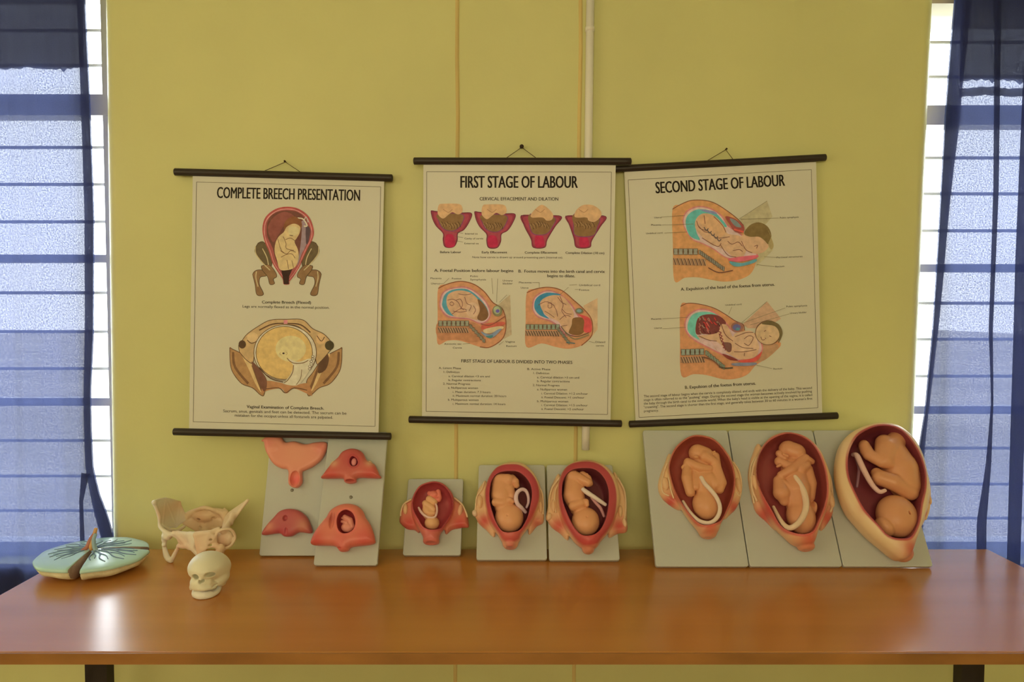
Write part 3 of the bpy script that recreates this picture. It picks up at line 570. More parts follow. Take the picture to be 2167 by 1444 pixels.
for q in ([(770,740),(800,810),(880,840),(960,900),(1080,890)], [(780,780),(840,840),(900,850)], [(840,690),(850,770)], [(930,700),(1010,780),(1045,850)], [(1060,930),(1100,960),(1160,940),(1200,980)], [(1190,930),(1230,1010),(1290,1040)], [(990,960),(1060,1060),(1140,1080)], [(1110,1020),(1170,1010),(1200,1030)], [(1310,980),(1340,970),(1330,1000)], [(820,900),(960,980),(1000,950)]): squig(L, q, (118, 72, 52), 6)
for i in range(5): L.append(('l', (96, 80, 66), [(840+30*i, 800+25*i), (860+30*i, 830+25*i), (880+30*i, 812+25*i)], 9))
spine(L, 575, 1030, 760, 1030, 5, 52, (140, 128, 100)); hatch(L, 565, 1122, 840, 1130, 9, 62)
for i in range(7): spine(L, 800+34*i, 1035+24*i, 818+34*i, 1046+24*i, 2, 34, (132, 118, 92))
L += [('p', (196, 88, 86), [(1080,1092),(1330,1062),(1326,1092),(1200,1120),(1100,1120)]), ('p', (92, 136, 128), [(1080,1120),(1200,1136),(1326,1098),(1312,1132),(1180,1168),(1110,1160)]), ('l', (104, 66, 48), [(880,1180),(980,1225),(1110,1205)], 9),
      ('p', (146, 72, 56), [(1040,700),(1130,722),(1212,790),(1205,850),(1130,842),(1080,770)]), ('p', (118, 120, 104), [(1080,720),(1140,740),(1190,800),(1130,790)]), ('l', (196, 80, 58), [(1120,820),(1210,845)], 16)]
for a, b in (((440,705),(660,690)), ((445,780),(740,770)), ((470,855),(680,845)), ((1165,725),(1430,555)), ((1180,725),(1540,715)), ((1400,1075),(1520,1085)), ((1330,1150),(1500,1170))): L.append(('l', (112, 96, 64), [a, b], 3, 0))
c3.art('torso_illustration', A3, L)
T4 = [(620,215),(690,186),(800,195),(930,230),(1040,290),(1130,350),(1205,385),(1220,440),(1320,470),(1560,560),(1420,700),(1320,770),(1250,850),(1150,890),(1020,897),(860,858),(740,850),(628,862),(615,540)]
L = [('p', (178, 136, 96), [(1200,385),(1430,170),(1560,330),(1420,420),(1250,420)], 0), ('p', (184, 122, 74), T4), ('l', (112, 66, 44), T4[:8], 7), ('p', (166, 120, 78), [(1340,560),(1540,580),(1420,710),(1330,720)]),
     ('p', (184, 108, 92), [(655,400),(680,302),(780,240),(905,250),(1010,322),(1100,425),(1180,450),(1340,490),(1392,620),(1310,712),(1170,732),(1055,692),(925,632),(755,542),(680,475)]),
     ('p', (208, 152, 130), [(667,400),(692,312),(785,252),(900,262),(1000,332),(1090,435),(1180,462),(1330,502),(1380,620),(1300,700),(1170,720),(1060,680),(930,620),(760,530),(692,468)]),
     ('p', (104, 160, 172), [(685,395),(720,305),(800,268),(920,275),(980,320),(850,310),(775,370),(760,460),(800,530),(705,470)]),
     ('p', (112, 56, 46), [(780,330),(870,290),(980,305),(1045,370),(1000,430),(1005,500),(960,490),(850,475),(765,470)])]
for i in range(34):
    a = rnd.random(); x = 790 + rnd.random()*230; y = 310 + rnd.random()*150
    L.append(('l', ((170, 96, 76), (186, 52, 44), (150, 120, 90), (84, 42, 36))[i % 4], [(x, y), (x+14, y+14+rnd.random()*16), (x+rnd.random()*34, y+28)], 8))
L += [('p', PE, [(775,495),(960,465),(1000,385),(1060,400),(1110,500),(1180,470),(1290,450),(1340,560),(1330,680),(1180,712),(1060,655),(960,625),(900,540)]), ('p', (206, 150, 124), [(900,530),(980,560),(1050,640),(980,640)]),
      ('p', (190, 148, 104), [(1120,480),(1200,450),(1290,450),(1340,540),(1350,620),(1250,640),(1130,610)]), ('e', (110, 76, 48), 1440, 462, 122, 116), ('e', (184, 146, 98), 1436, 466, 112, 106),
      ('p', (104, 84, 48), [(1380,380),(1450,350),(1540,385),(1575,470),(1535,560),(1545,470),(1500,400)]), ('p', (112, 72, 56), [(1010,560),(1090,560),(1095,630),(1060,640)])]
for q in ([(980,470),(1000,540),(1060,620),(1090,630)], [(1215,520),(1260,490),(1300,510),(1260,580),(1215,560)], [(1130,560),(1200,600),(1300,610)], [(1120,640),(1220,640),(1330,620)], [(1220,650),(1215,680)], [(1370,500),(1385,530),(1410,525)], [(1400,450),(1420,440)], [(1450,490),(1470,500)], [(1410,510),(1420,520)], [(1000,380),(1040,480),(1110,540)], [(790,490),(880,530),(960,540)], [(1130,500),(1180,480),(1240,460),(1300,460)]): squig(L, q, (112, 70, 50), 6)
for i in range(6): L.append(('l', (120, 52, 46), [(975+8*i, 450+30*i), (1000+8*i, 462+30*i), (985+10*i, 478+30*i)], 8))
spine(L, 645, 645, 820, 640, 5, 52, (132, 132, 104)); hatch(L, 635, 718, 830, 712, 9, 56)
for i in range(6): spine(L, 860+30*i, 650+25*i, 876+30*i, 660+25*i, 2, 40, (126, 128, 96))
L += [('l', (110, 72, 48), [(830,690),(920,720),(1000,790)], 12), ('p', (120, 52, 40), [(1010,660),(1080,680),(1160,720),(1080,715)]), ('p', (186, 74, 56), [(1160,722),(1300,700),(1380,640),(1340,720),(1230,745)]), ('p', (116, 112, 112), [(1110,748),(1320,742),(1300,768),(1130,772)]), ('l', (80, 66, 46), [(980,780),(1040,795),(1110,790)], 14),
      ('e', (138, 92, 70), 1150, 410, 58, 48), ('e', (96, 88, 110), 1145, 412, 38, 30), ('e', (84, 120, 116), 1155, 428, 20, 14)]
for a, b in (((450,330),(690,318)), ((450,425),(670,410)), ((1100,220),(1070,290)), ((1190,370),(1430,170)), ((1190,375),(1600,230)), ((1270,390),(1640,285)), ((1330,765),(1478,798))): L.append(('l', (112, 96, 64), [a, b], 3, 0))
c3.art('torso_illustration', B3, L)
c3.text(A3, [('SECOND STAGE OF LABOUR', 388, 484, 1600, 412, 105, .026)], 'title')
c3.text(A3, [('Uterus', 375, 718, 442, 716, 15), ('Placenta', 345, 787, 440, 785, 15), ('Umbilical cord', 298, 866, 450, 860, 15), ('Pubic symphysis', 1550, 720, 1725, 712, 15), ('Perineal structures', 1520, 1092, 1762, 1080, 15), ('Rectum', 1508, 1178, 1592, 1172, 15)], 'caption')
c3.text(B3, [('A. Expulsion of the head of the foetus from uterus.', 622, 69, 1502, 22, 28, .012), ('B. Expulsion of the foetus from uterus.', 662, 988, 1325, 948, 28, .012), ('Umbilical cord', 1040, 210, 1190, 202, 15), ('Pubic symphysis', 1610, 224, 1805, 214, 15),
    ('Urinary bladder', 1645, 287, 1800, 277, 15), ('Placenta', 345, 342, 440, 337, 15), ('Uterus', 375, 427, 446, 422, 15), ('Rectum', 1490, 808, 1572, 803, 15),
    ('The second stage of labour begins when the cervix is completely dilated, and ends with the delivery of the baby. This second', 276, 1068, 1850, 988, 22),
    ('stage is often referred to as the "pushing" stage. During the second stage the woman becomes actively involved by pushing', 276, 1102, 1850, 1020, 22),
    ("the baby through the birth canal to the outside world. When the baby's head is visible at the opening of the vagina, it is called", 276, 1136, 1852, 1054, 22),
    ('"crowning". The second stage is shorter than the first stage, and generally takes between 30 to 60 minutes in a woman\'s first', 276, 1170, 1854, 1088, 22),
    ('pregnancy.', 278, 1206, 415, 1199, 22)], 'caption')
# ------------------------------------------------------------------ sculpting: distance fields turned into one continuous surface
def smin(a, b, k):
    h = np.clip(.5 + .5 * (b - a) / k, 0, 1); return b * (1 - h) + a * h - k * h * (1 - h)
def smax(a, b, k): return -smin(-a, -b, k)
def d_ell(P, c, r, turn=0.0):
    q = P - np.asarray(c, np.float32)
    if turn:
        t = R(turn); ct, st = math.cos(t), math.sin(t)
        q = np.stack([q[..., 0]*ct + q[..., 1]*st, -q[..., 0]*st + q[..., 1]*ct, q[..., 2]], -1)
    r = np.asarray(r, np.float32); k0 = np.sqrt(((q / r) ** 2).sum(-1)); k1 = np.sqrt(((q / (r*r)) ** 2).sum(-1)) + 1e-9
    return k0 * (k0 - 1) / k1
def d_cap(P, a, b, ra, rb):
    a = np.asarray(a, np.float32); b = np.asarray(b, np.float32); ba = b - a; pa = P - a
    h = np.clip((pa @ ba) / max(float(ba @ ba), 1e-12), 0, 1)
    return np.sqrt(((pa - h[..., None] * ba) ** 2).sum(-1)) - (ra + (rb - ra) * h)
def d_chain(P, pts, rads):
    rads = np.broadcast_to(np.asarray(rads, float), (len(pts),)); d = None
    for i in range(len(pts) - 1):
        e = d_cap(P, pts[i], pts[i+1], rads[i], rads[i+1]); d = e if d is None else np.minimum(d, e)
    return d
def d_tri(P, a, b, c, r):
    """a triangular plate of half-thickness r"""
    a, b, c = (np.asarray(v, np.float32) for v in (a, b, c)); n = np.cross(b - a, a - c)
    ed = ((a, b), (b, c), (c, a)); s = 0; D = None
    for p, q in ed:
        e = q - p; w = P - p; s = s + np.sign(w @ np.cross(e, n))
        h = np.clip((w @ e) / float(e @ e), 0, 1); v = ((w - h[..., None] * e) ** 2).sum(-1); D = v if D is None else np.minimum(D, v)
    pl = ((P - a) @ n) ** 2 / max(float(n @ n), 1e-18)
    return np.sqrt(np.where(s < 2, D, pl)) - r
def poly2(U, W, poly):
    """signed distance to a closed outline in the (u, v) plane"""
    P = np.asarray(poly, np.float32); d = np.full(U.shape, 1e9, np.float32); s = np.ones(U.shape, np.float32); n = len(P)
    for i in range(n):
        a, b = P[i], P[i-1]; ex, ey = b - a; wx, wy = U - a[0], W - a[1]
        h = np.clip((wx*ex + wy*ey) / (ex*ex + ey*ey + 1e-15), 0, 1); d = np.minimum(d, (wx - ex*h)**2 + (wy - ey*h)**2)
        c1, c2, c3 = W >= a[1], W < b[1], ex*wy > ey*wx
        s = np.where((c1 & c2 & c3) | (~c1 & ~c2 & ~c3), -s, s)
    return s * np.sqrt(d)
def sample(A, X):
    """interpolate a grid at fractional indices"""
    n = A.ndim; i0 = np.clip(np.floor(X[:, :n]).astype(int), 0, np.array(A.shape) - 2); t = np.clip(X[:, :n] - i0, 0, 1); out = 0
    for c in range(2 ** n):
        b = [(c >> k) & 1 for k in range(n)]; w = 1
        for k in range(n): w = w * (t[:, k] if b[k] else 1 - t[:, k])
        out = out + w * A[tuple(i0[:, k] + b[k] for k in range(n))]
    return out
class Grid:
    def __init__(s, lo, hi, h):
        s.lo = np.asarray(lo, float) - 2.5*h; s.h = h; s.n = np.ceil((np.asarray(hi, float) + 2.5*h - s.lo) / h).astype(int) + 1
        ax = [(s.lo[i] + h*np.arange(s.n[i])).astype(np.float32) for i in range(3)]
        s.P = np.stack(np.meshgrid(*ax, indexing='ij'), -1); s.U, s.W = s.P[:, :, 0, 0], s.P[:, :, 0, 1]
def surface(G, F, relax=1):
    """naive surface nets"""
    F = F.copy(); F[[0, -1]] = 1; F[:, [0, -1]] = 1; F[:, :, [0, -1]] = 1; S = F < 0
    cs = [(i, j, k) for i in (0, 1) for j in (0, 1) for k in (0, 1)]; nx, ny, nz = F.shape
    sl = lambda A, c: A[c[0]:nx-1+c[0], c[1]:ny-1+c[1], c[2]:nz-1+c[2]]
    cnt = sum(sl(S, c).astype(np.int8) for c in cs); act = (cnt > 0) & (cnt < 8); I = np.argwhere(act)
    fv = {c: sl(F, c)[act] for c in cs}; pos = np.zeros((len(I), 3)); m = np.zeros(len(I))
    for a in cs:
        for ax in range(3):
            if a[ax]: continue
            b = list(a); b[ax] = 1; b = tuple(b); fa, fb = fv[a], fv[b]; x = (fa < 0) != (fb < 0)
            t = np.where(x, fa / np.where(x, fa - fb, 1), 0); q = np.tile(np.array(a, float), (len(I), 1)); q[:, ax] = t
            pos += q * x[:, None]; m += x
    V = G.lo + G.h * (I + pos / m[:, None]); idx = -np.ones(act.shape, np.int64); idx[act] = np.arange(len(I)); Q = []
    for ax in range(3):
        o1, o2 = (ax + 1) % 3, (ax + 2) % 3
        a = [slice(None)]*3; b = [slice(None)]*3; a[ax] = slice(0, -1); b[ax] = slice(1, None)
        ch = np.argwhere(S[tuple(a)] != S[tuple(b)]); fl = S[tuple(a)][tuple(ch.T)]
        ok = (ch[:, o1] > 0) & (ch[:, o2] > 0) & (ch[:, o1] < F.shape[o1]-1) & (ch[:, o2] < F.shape[o2]-1); ch, fl = ch[ok], fl[ok]
        def at(d1, d2):
            c = ch.copy(); c[:, o1] -= d1; c[:, o2] -= d2; return idx[tuple(c.T)]
        q = np.stack([at(1, 1), at(0, 1), at(0, 0), at(1, 0)], 1); q[~fl] = q[~fl][:, ::-1]; Q.append(q)
    Q = np.concatenate(Q); Q = Q[(Q >= 0).all(1)]
    for _ in range(relax):                                # light smoothing
        acc = np.zeros_like(V); n = np.zeros(len(V))
        for i in range(4):
            np.add.at(acc, Q[:, i], V[Q[:, (i+1) % 4]] + V[Q[:, (i+3) % 4]]); np.add.at(n, Q[:, i], 2)
        V = V * .45 + .55 * acc / np.maximum(n, 1)[:, None]
    return V, Q
# ------------------------------------------------------------------ a mount board leaning on the wall
plast_m = paint_mat('painted_soft_plastic', .36, .45)
board_m = mat('pale_grey_green_board', C(158, 145, 110), .45, .35, noise=(5, .04))
BT = .012
class Board:
    """local axes: u to the right, v up the board, n out of its face"""
    def __init__(s, T, xl, xr, ybase, ztop, ytop, name, label, group, top_px=None):
        # ybase: photo row of the bottom edge
        yb = at_z((xl + xr) / 2, ybase, TZ + .003)[1]
        th = math.atan2(ytop - yb, ztop - TZ); s.th = th
        s.n = np.array([0, -math.cos(th), math.sin(th)]); s.v = np.array([0, math.sin(th), math.cos(th)]); s.u = np.array([1., 0, 0])
        A = at_y(xl, ybase, yb); B = at_y(xr, ybase, yb); s.T = T
        s.O = np.array([(A[0] + B[0]) / 2, yb, TZ + .0004 + BT * math.sin(th)]); s.w = B[0] - A[0]; s.hgt = (ztop - s.O[2]) / math.cos(th)
        s.root = thing(name, tuple(s.O), label, 'anatomical model', group)
        V = []; w2, h, r = s.w / 2, s.hgt, .006; ring = []
        for cx, cy, a0 in ((w2-r, r, -90), (w2-r, h-r, 0), (-w2+r, h-r, 90), (-w2+r, r, 180)):
            ring += [(cx + r*math.cos(R(a0+t)), cy + r*math.sin(R(a0+t))) for t in (0, 22, 45, 68, 90)]
        ring = np.array(ring); c = ring.mean(0); nn = len(ring)
        for k, n in ((.0, -BT), (.0, -.002), (.0006, -.0006), (.002, 0.)):
            q = ring - np.sign(ring - c) * k; V += [s.W(p[0], p[1], n) for p in q]
        F = [(j*nn+i, j*nn+(i+1) % nn, (j+1)*nn+(i+1) % nn, (j+1)*nn+i) for j in range(3) for i in range(nn)]
        F += [tuple(range(nn))[::-1], tuple(3*nn+i for i in range(nn))]
        link('base_board', V, F, board_m, s.root)
    def W(s, u, v, n): return s.O + s.u*u + s.v*v + s.n*n
    def L(s, P, n=0.0):
        """photo crop points -> (u, v, n) on the plane n above the board"""
        X = hit(s.T(P), s.O + s.n*n, s.n) - s.O
        return np.stack([X @ s.u, X @ s.v, np.full(len(X), n)], 1)
    def px(s, n=.03):
        a = s.L([(500, 500), (600, 500)], n); return abs(a[1, 0] - a[0, 0]) / 100
    def world(s, V): return s.O + V[:, :1]*s.u + V[:, 1:2]*s.v + V[:, 2:]*s.n
    def tube(s, name, pts, ns, rad, col, parent, seg=10):
        """a round strand through photo points with heights ns (mm) and radii in crop pixels"""
        ns = np.broadcast_to(np.asarray(ns, float), (len(pts),)); rad = np.broadcast_to(np.asarray(rad, float), (len(pts),))
        Q = np.concatenate([s.L([p], n/1000) for p, n in zip(pts, ns)]); k = s.px()
        Q = spline(np.concatenate([Q, rad[:, None] * k], 1), 5); mb = MB(); mb.tube(s.world(Q[:, :3]), Q[:, 3], seg, 0, True, .8)
        V = np.concatenate(mb.V); return link(name, V, mb.F, plast_m, parent, None, True, np.tile(C(*col), (len(V), 1)))
    def blob(s, name, c, n, r, turn, col, parent, col2=None):
        """an egg-shaped piece"""
        a = np.linspace(0, 2*math.pi, 20, endpoint=False); V = []; k = s.px(n/1000); o = s.L([c], n/1000)[0]; t = R(turn)
        for b in np.linspace(-math.pi/2, math.pi/2, 13):
            for q in a:
                x, y, z = r[0]*k*math.cos(b)*math.cos(q), r[1]*k*math.sin(b), r[2]/1000*math.cos(b)*math.sin(q)
                V.append(o + (x*math.cos(t) - y*math.sin(t), x*math.sin(t) + y*math.cos(t), z))
        V = np.array(V); F = [(j*20+i, j*20+(i+1) % 20, (j+1)*20+(i+1) % 20, (j+1)*20+i) for j in range(12) for i in range(20)]
        return link(name, s.world(V), F, plast_m, parent, None, True, np.tile(C(*col), (len(V), 1)))
    def shell(s, name, outline, depth, wall, inner=None, ndeep=.004, wings=(), wing_n=.016, cervix=None, dents=(), bumps=(), spots=(), h=.0016,
              c_out=(196, 132, 80), c_rim=(186, 104, 68), c_in=(132, 52, 40), rim_n=None, rimw=.0075, upn=.55, n0f=.42, inner_w=None, k=.005):
        """the womb: a rounded body with an opening cut into its front, wings at the sides, and painted patches.
        spots: (colour, x, y, radius px, strength)"""
        mid = depth * .6
        O = spline(s.L(outline, mid)[:, :2], 4, True); allp = [O]
        WG = [spline(s.L(wg, wing_n * .6)[:, :2], 4, True) for wg in wings]; allp += WG
        lo = np.min([p.min(0) for p in allp], 0) - .006; hi = np.max([p.max(0) for p in allp], 0) + .006
        if cervix is not None: cz = s.L([cervix[:2]], .02)[0]; lo = np.minimum(lo, cz[:2] - .03); hi = np.maximum(hi, cz[:2] + .03)
        G = Grid((lo[0], lo[1], -.001), (hi[0], hi[1], depth + .012), h); Nn = G.P[..., 2]
        d2 = poly2(G.U, G.W, O); q = np.clip(1 + d2 / wall, 0, None)[..., None]; p_ = 2.6
        n0 = depth * n0f          # widest a little above the board, drawn in towards it
        f = ((q**p_ + np.where(Nn > n0, (Nn - n0) / (depth - n0), (n0 - Nn) / (n0 * 1.22))**p_)**(1/p_) - 1) * min(wall, depth)
        fw = None
        for wg in WG:
            dw = poly2(G.U, G.W, wg); qw = np.clip(1 + dw / .012, 0, None)[..., None]
            g = ((qw**2 + (np.maximum(Nn, 0) / wing_n)**2)**.5 - 1) * .010; fw = g if fw is None else np.minimum(fw, g)
        if fw is not None: f = smin(f, fw, k)
        kp = s.px(.02)
        for b in bumps: f = smin(f, d_ell(G.P, s.L([b[:2]], b[2]/1000)[0], (b[3]*kp, b[4]*kp, b[5]/1000), b[6] if len(b) > 6 else 0), .003)
        cav = None
        if inner is not None:
            rn = rim_n if rim_n else depth * .8; I = spline(s.L(inner, rn)[:, :2], 4, True); di = poly2(G.U, G.W, I)
            iw = inner_w if inner_w else .02; qi = np.clip(1 + di / iw, 0, None)[..., None]
            cd = rn - ndeep; g = (((qi**2.4) + (np.maximum(rn + .004 - Nn, 0) / cd)**2.4)**(1/2.4) - 1) * .015; cav = g
            f = smax(f, -g, .002)
        for b in dents: f = smax(f, -d_ell(G.P, s.L([b[:2]], b[2]/1000)[0], (b[3]*kp, b[4]*kp, b[5]/1000)), .0015)
        f = np.maximum(f, np.where(np.abs(G.P[..., 0]) > s.w / 2 - .001, .0014 - Nn, -(Nn + .0004)))   # clear of the next board
        V, Q = surface(G, f)
        # paint
        col = np.tile(np.array(C(*c_out)), (len(V), 1)); ix = (V - G.lo) / G.h
        if cav is not None:
            gi = sample(cav, ix); dd = sample(di, ix)
            wr = np.clip((rimw - dd) / .003, 0, 1)[:, None]; 
            up = np.clip((V[:, 2] - rn * upn) / (rn * .25), 0, 1)[:, None]
            col = col * (1 - wr*up) + np.array(C(*c_rim)) * wr * up
            wi = np.clip((.0022 - gi) / .0016, 0, 1)[:, None] * np.clip((.002 - dd) / .001, 0, 1)[:, None]
            col = col * (1 - wi) + np.array(C(*c_in)) * wi
        for sp_ in spots:
            o = s.L([sp_[1:3]], min(V[:, 2].max(), .02))[0]; r = sp_[3] * kp; w = np.exp(-(((V[:, :2] - o[:2])**2).sum(1)) / (r*r))[:, None] * sp_[4]
            if cav is not None: w = w * (1 - wi)
            col = col * (1 - w) + np.array(C(*sp_[0])) * w
        return link(name, s.world(V), Q, plast_m, s.root, None, True, col)
    def fetus(s, prims, col=(192, 126, 74), h=.0013, name='foetus', k=.0035, dents=(), spots=()):
        """prims: ('e', x, y, n, rx, ry, rn[, turn][, colour]) and ('c', [(x, y, n, r)...]); px and mm"""
        kp = s.px(.035); E = []; lo = np.full(3, 9.); hi = np.full(3, -9.)
        def pt(x, y, n): return s.L([(x, y)], n/1000)[0]
        for p in prims:
            if p[0] == 'e':
                c = pt(*p[1:4]); r = np.array([p[4]*kp, p[5]*kp, p[6]/1000]); m = max(r[0], r[1]); lo = np.minimum(lo, c - (m, m, r[2])); hi = np.maximum(hi, c + (m, m, r[2])); E.append(('e', c, r, -p[7] if len(p) > 7 else 0))
            else:
                Q = np.array([pt(*q[:3]) for q in p[1]]); r = np.array([q[3]*kp for q in p[1]])
                lo = np.minimum(lo, (Q - r[:, None]).min(0)); hi = np.maximum(hi, (Q + r[:, None]).max(0)); E.append(('c', Q, r, p[2] if len(p) > 2 else k))
        lo[2] = max(lo[2], .001); G = Grid(lo, hi, h); f = None
        for e in E:
            d = d_ell(G.P, e[1], e[2], e[3]) if e[0] == 'e' else d_chain(G.P, e[1], e[2])
            f = d if f is None else smin(f, d, k if e[0] == 'e' else e[3])
        for b in dents:
            f = smax(f, -(d_ell(G.P, pt(*b[1:4]), (b[4]*kp, b[5]*kp, b[6]/1000)) if b[0] == 'e' else d_chain(G.P, [pt(*q[:3]) for q in b[1]], [q[3]*kp for q in b[1]])), .002)
        V, Q = surface(G, f); cc = np.tile(C(*col), (len(V), 1))
        for sp_ in spots:
            o = pt(sp_[1], sp_[2], 30); w = np.exp(-(((V[:, :2] - o[:2])**2).sum(1)) / (sp_[3]*kp)**2)[:, None] * sp_[4]; cc = cc*(1-w) + np.array(C(*sp_[0]))*w
        return link(name, s.world(V), Q, plast_m, s.root, None, True, cc)
    def studs(s, pts):
        dk = mat('dull_screw', (.25, .25, .22), .5, .5, metal=.6)
        for x, y in pts:
            o = s.L([(x, y)])[0]; MB().tube([s.W(o[0], o[1], -.001), s.W(o[0], o[1], .0012)], .0042, 12, 0, True, .3).build('screw', dk, s.root, True)
OV, TU, RD, CO = (202, 142, 86), (206, 150, 96), (168, 58, 42), (206, 160, 122)
GRP = 'pregnancy series models on grey boards'
# ---- largest model at the right end
b8 = Board(crop(1660, 880, 4.2485), 1785, 1975, 1203, 1.0555, -.0165, 'womb_model', 'largest womb model with the full-term foetus, at the right end of the table', GRP)
u8 = b8.shell('uterus', [(880,72),(1010,100),(1130,195),(1220,335),(1262,480),(1290,620),(1290,760),(1255,900),(1215,1020),(1180,1110),(1150,1200),(1120,1265),(1055,1297),(990,1270),(880,1180),(760,1080),(650,960),(570,860),(510,720),(470,550),(470,400),(510,250),(600,155),(740,92)],
    .078, .060, [(870,98),(1000,122),(1112,220),(1196,350),(1248,500),(1245,650),(1212,800),(1192,960),(1130,1085),(1040,1112),(930,1082),(825,975),(712,850),(632,700),(578,560),(565,420),(588,300),(655,190),(760,125)], rim_n=.066, inner_w=.022, n0f=.6,
    wings=[[(1240,420),(1290,540),(1312,680),(1312,800),(1290,900),(1240,1000),(1180,1100),(1120,900),(1180,600)]], bumps=[(1065,1235,30,80,75,26)],
    c_out=(206,150,92), c_rim=(150,62,48), c_in=(112,44,40), spots=[(RD,660,880,55,.9),(RD,1065,1240,95,.85),((160,64,46),1285,880,40,.8),((214,150,100),500,350,90,.5)])
b8.blob('ovary', (1294,740), 14, (17,60,10), 4, OV, u8)
b8.tube('fallopian_tube', [(600,845),(556,760),(532,680),(538,610)], [42,48,50,52], 10, TU, u8); b8.blob('ovary', (568,735), 52, (20,52,8), 18, (200,140,88), u8)
b8.tube('fallopian_tube', [(1270,930),(1300,830),(1306,680),(1290,560)], [10,12,13,14], 9, TU, u8)
b8.fetus([('e',1010,905,38,172,185,38,8), ('c',[(960,330,34,130),(1040,480,36,150),(1080,620,36,130)]), ('c',[(1000,230,38,85),(930,300,50,95),(900,400,54,78)]), ('c',[(900,250,44,80),(880,370,54,72),(935,425,58,50)]),
    ('c',[(720,280,46,50),(760,350,50,55),(870,420,58,46),(960,440,60,34)]), ('c',[(715,260,46,42),(730,320,46,45)]), ('c',[(860,560,50,70),(980,600,54,75),(1130,690,46,70)]), ('c',[(860,560,48,62),(830,520,44,50)]),
    ('c',[(1150,430,30,70),(1185,600,34,60),(1180,720,32,40)]), ('c',[(1130,845,40,22),(1140,900,40,26)],.002), ('e',900,1000,42,70,90,24,-30)],
    dents=[('c',[(880,720,74,14),(1000,688,84,14),(1100,730,78,14),(1200,790,62,14)]), ('e',1128,872,74,9,16,8)], col=(178,114,64))
b8.tube('umbilical_cord', [(618,352),(650,360),(690,440),(740,540),(795,630),(855,684),(905,672)], [40,50,56,58,60,66,70], [20,25,26,24,22,20,16], (198,142,108), b8.root)
b8.tube('umbilical_cord', [(640,380),(668,470),(662,560),(650,640)], [40,40,38,30], 13, (130,82,74), b8.root)
# ---- second largest
b7 = Board(crop(1560, 890, 4.8125), 1587, 1783, 1203, 1.0555, -.0165, 'womb_model', 'womb model with crossed-leg foetus, middle of the three tall boards', GRP)
u7 = b7.shell('uterus', [(500,120),(640,145),(760,215),(850,320),(900,430),(945,560),(955,720),(940,850),(890,980),(835,1110),(800,1220),(770,1262),(700,1275),(620,1262),(560,1225),(500,1170),(400,1070),(310,930),(240,780),(205,600),(203,430),(238,300),(318,185),(400,138)],
    .066, .042, [(500,140),(640,166),(752,245),(835,378),(884,540),(903,700),(882,860),(832,1000),(772,1120),(690,1162),(580,1145),(458,1065),(366,920),(276,750),(226,580),(221,430),(256,308),(338,205)], rim_n=.055, inner_w=.026,
    wings=[[(240,240),(158,350),(122,500),(120,620),(160,800),(196,920),(290,1010),(420,1100),(420,700)], [(850,350),(930,470),(968,640),(985,780),(985,930),(940,1032),(850,1110),(800,800)]],
    bumps=[(700,1285,22,82,48,22)], dents=[(700,1335,26,55,14,12)], c_in=(128,54,40), c_rim=(176,84,60), c_out=(204,140,84), spots=[(RD,300,950,110,.95),(RD,930,990,110,.9),((176,66,44),690,1240,120,.85)])
for p, t in (((186,640), 8), ((952,800), 2)): b7.blob('ovary', p, 18, (34,90,9), t, OV, u7)
b7.tube('fallopian_tube', [(300,250),(190,400),(150,560),(152,700),(200,820)], [22,20,18,18,18], 11, TU, u7); b7.tube('fallopian_tube', [(870,440),(940,560),(966,700),(970,860),(950,930)], [20,18,18,18,17], 11, TU, u7)
b7.tube('fallopian_tube', [(260,300),(150,440),(134,620),(172,840)], [16,13,12,12], 9, (208,156,100), u7)
b7.fetus([('e',650,985,30,138,180,32,0), ('c',[(520,300,34,95),(600,330,36,95)]), ('c',[(560,480,24,110),(590,700,26,150),(620,850,28,120)]), ('c',[(450,560,44,42),(560,500,52,46),(690,385,48,46),(760,420,40,30)],.002),
    ('c',[(430,420,34,50),(520,460,44,42),(640,500,46,60),(700,460,42,50)],.002), ('c',[(430,620,36,60),(450,740,42,80),(480,820,36,50)]), ('c',[(720,500,34,50),(745,640,34,62),(740,780,30,50)]), ('c',[(480,640,44,38),(590,710,48,36)],.002),
    ('c',[(430,340,36,38),(480,380,40,36)],.002), ('e',545,340,44,26,20,8), ('c',[(470,345,50,14),(515,365,52,14)],.001), ('c',[(580,345,50,14),(620,330,50,14)],.001), ('c',[(440,455,44,16),(410,470,40,14)],.001), ('e',770,900,26,30,70,24,8)],
    dents=[('c',[(530,590,64,10),(600,560,66,10),(650,590,64,10)]), ('e',548,362,56,16,10,7)], col=(178,112,64))
b7.tube('umbilical_cord', [(588,575),(620,620),(665,700),(694,790),(700,880),(675,970),(620,1050),(550,1094),(490,1075),(430,1000),(370,880)], [54,58,58,60,62,62,60,56,48,40,30], [24,30,32,32,31,30,29,27,24,21,15], (200,152,104), b7.root)
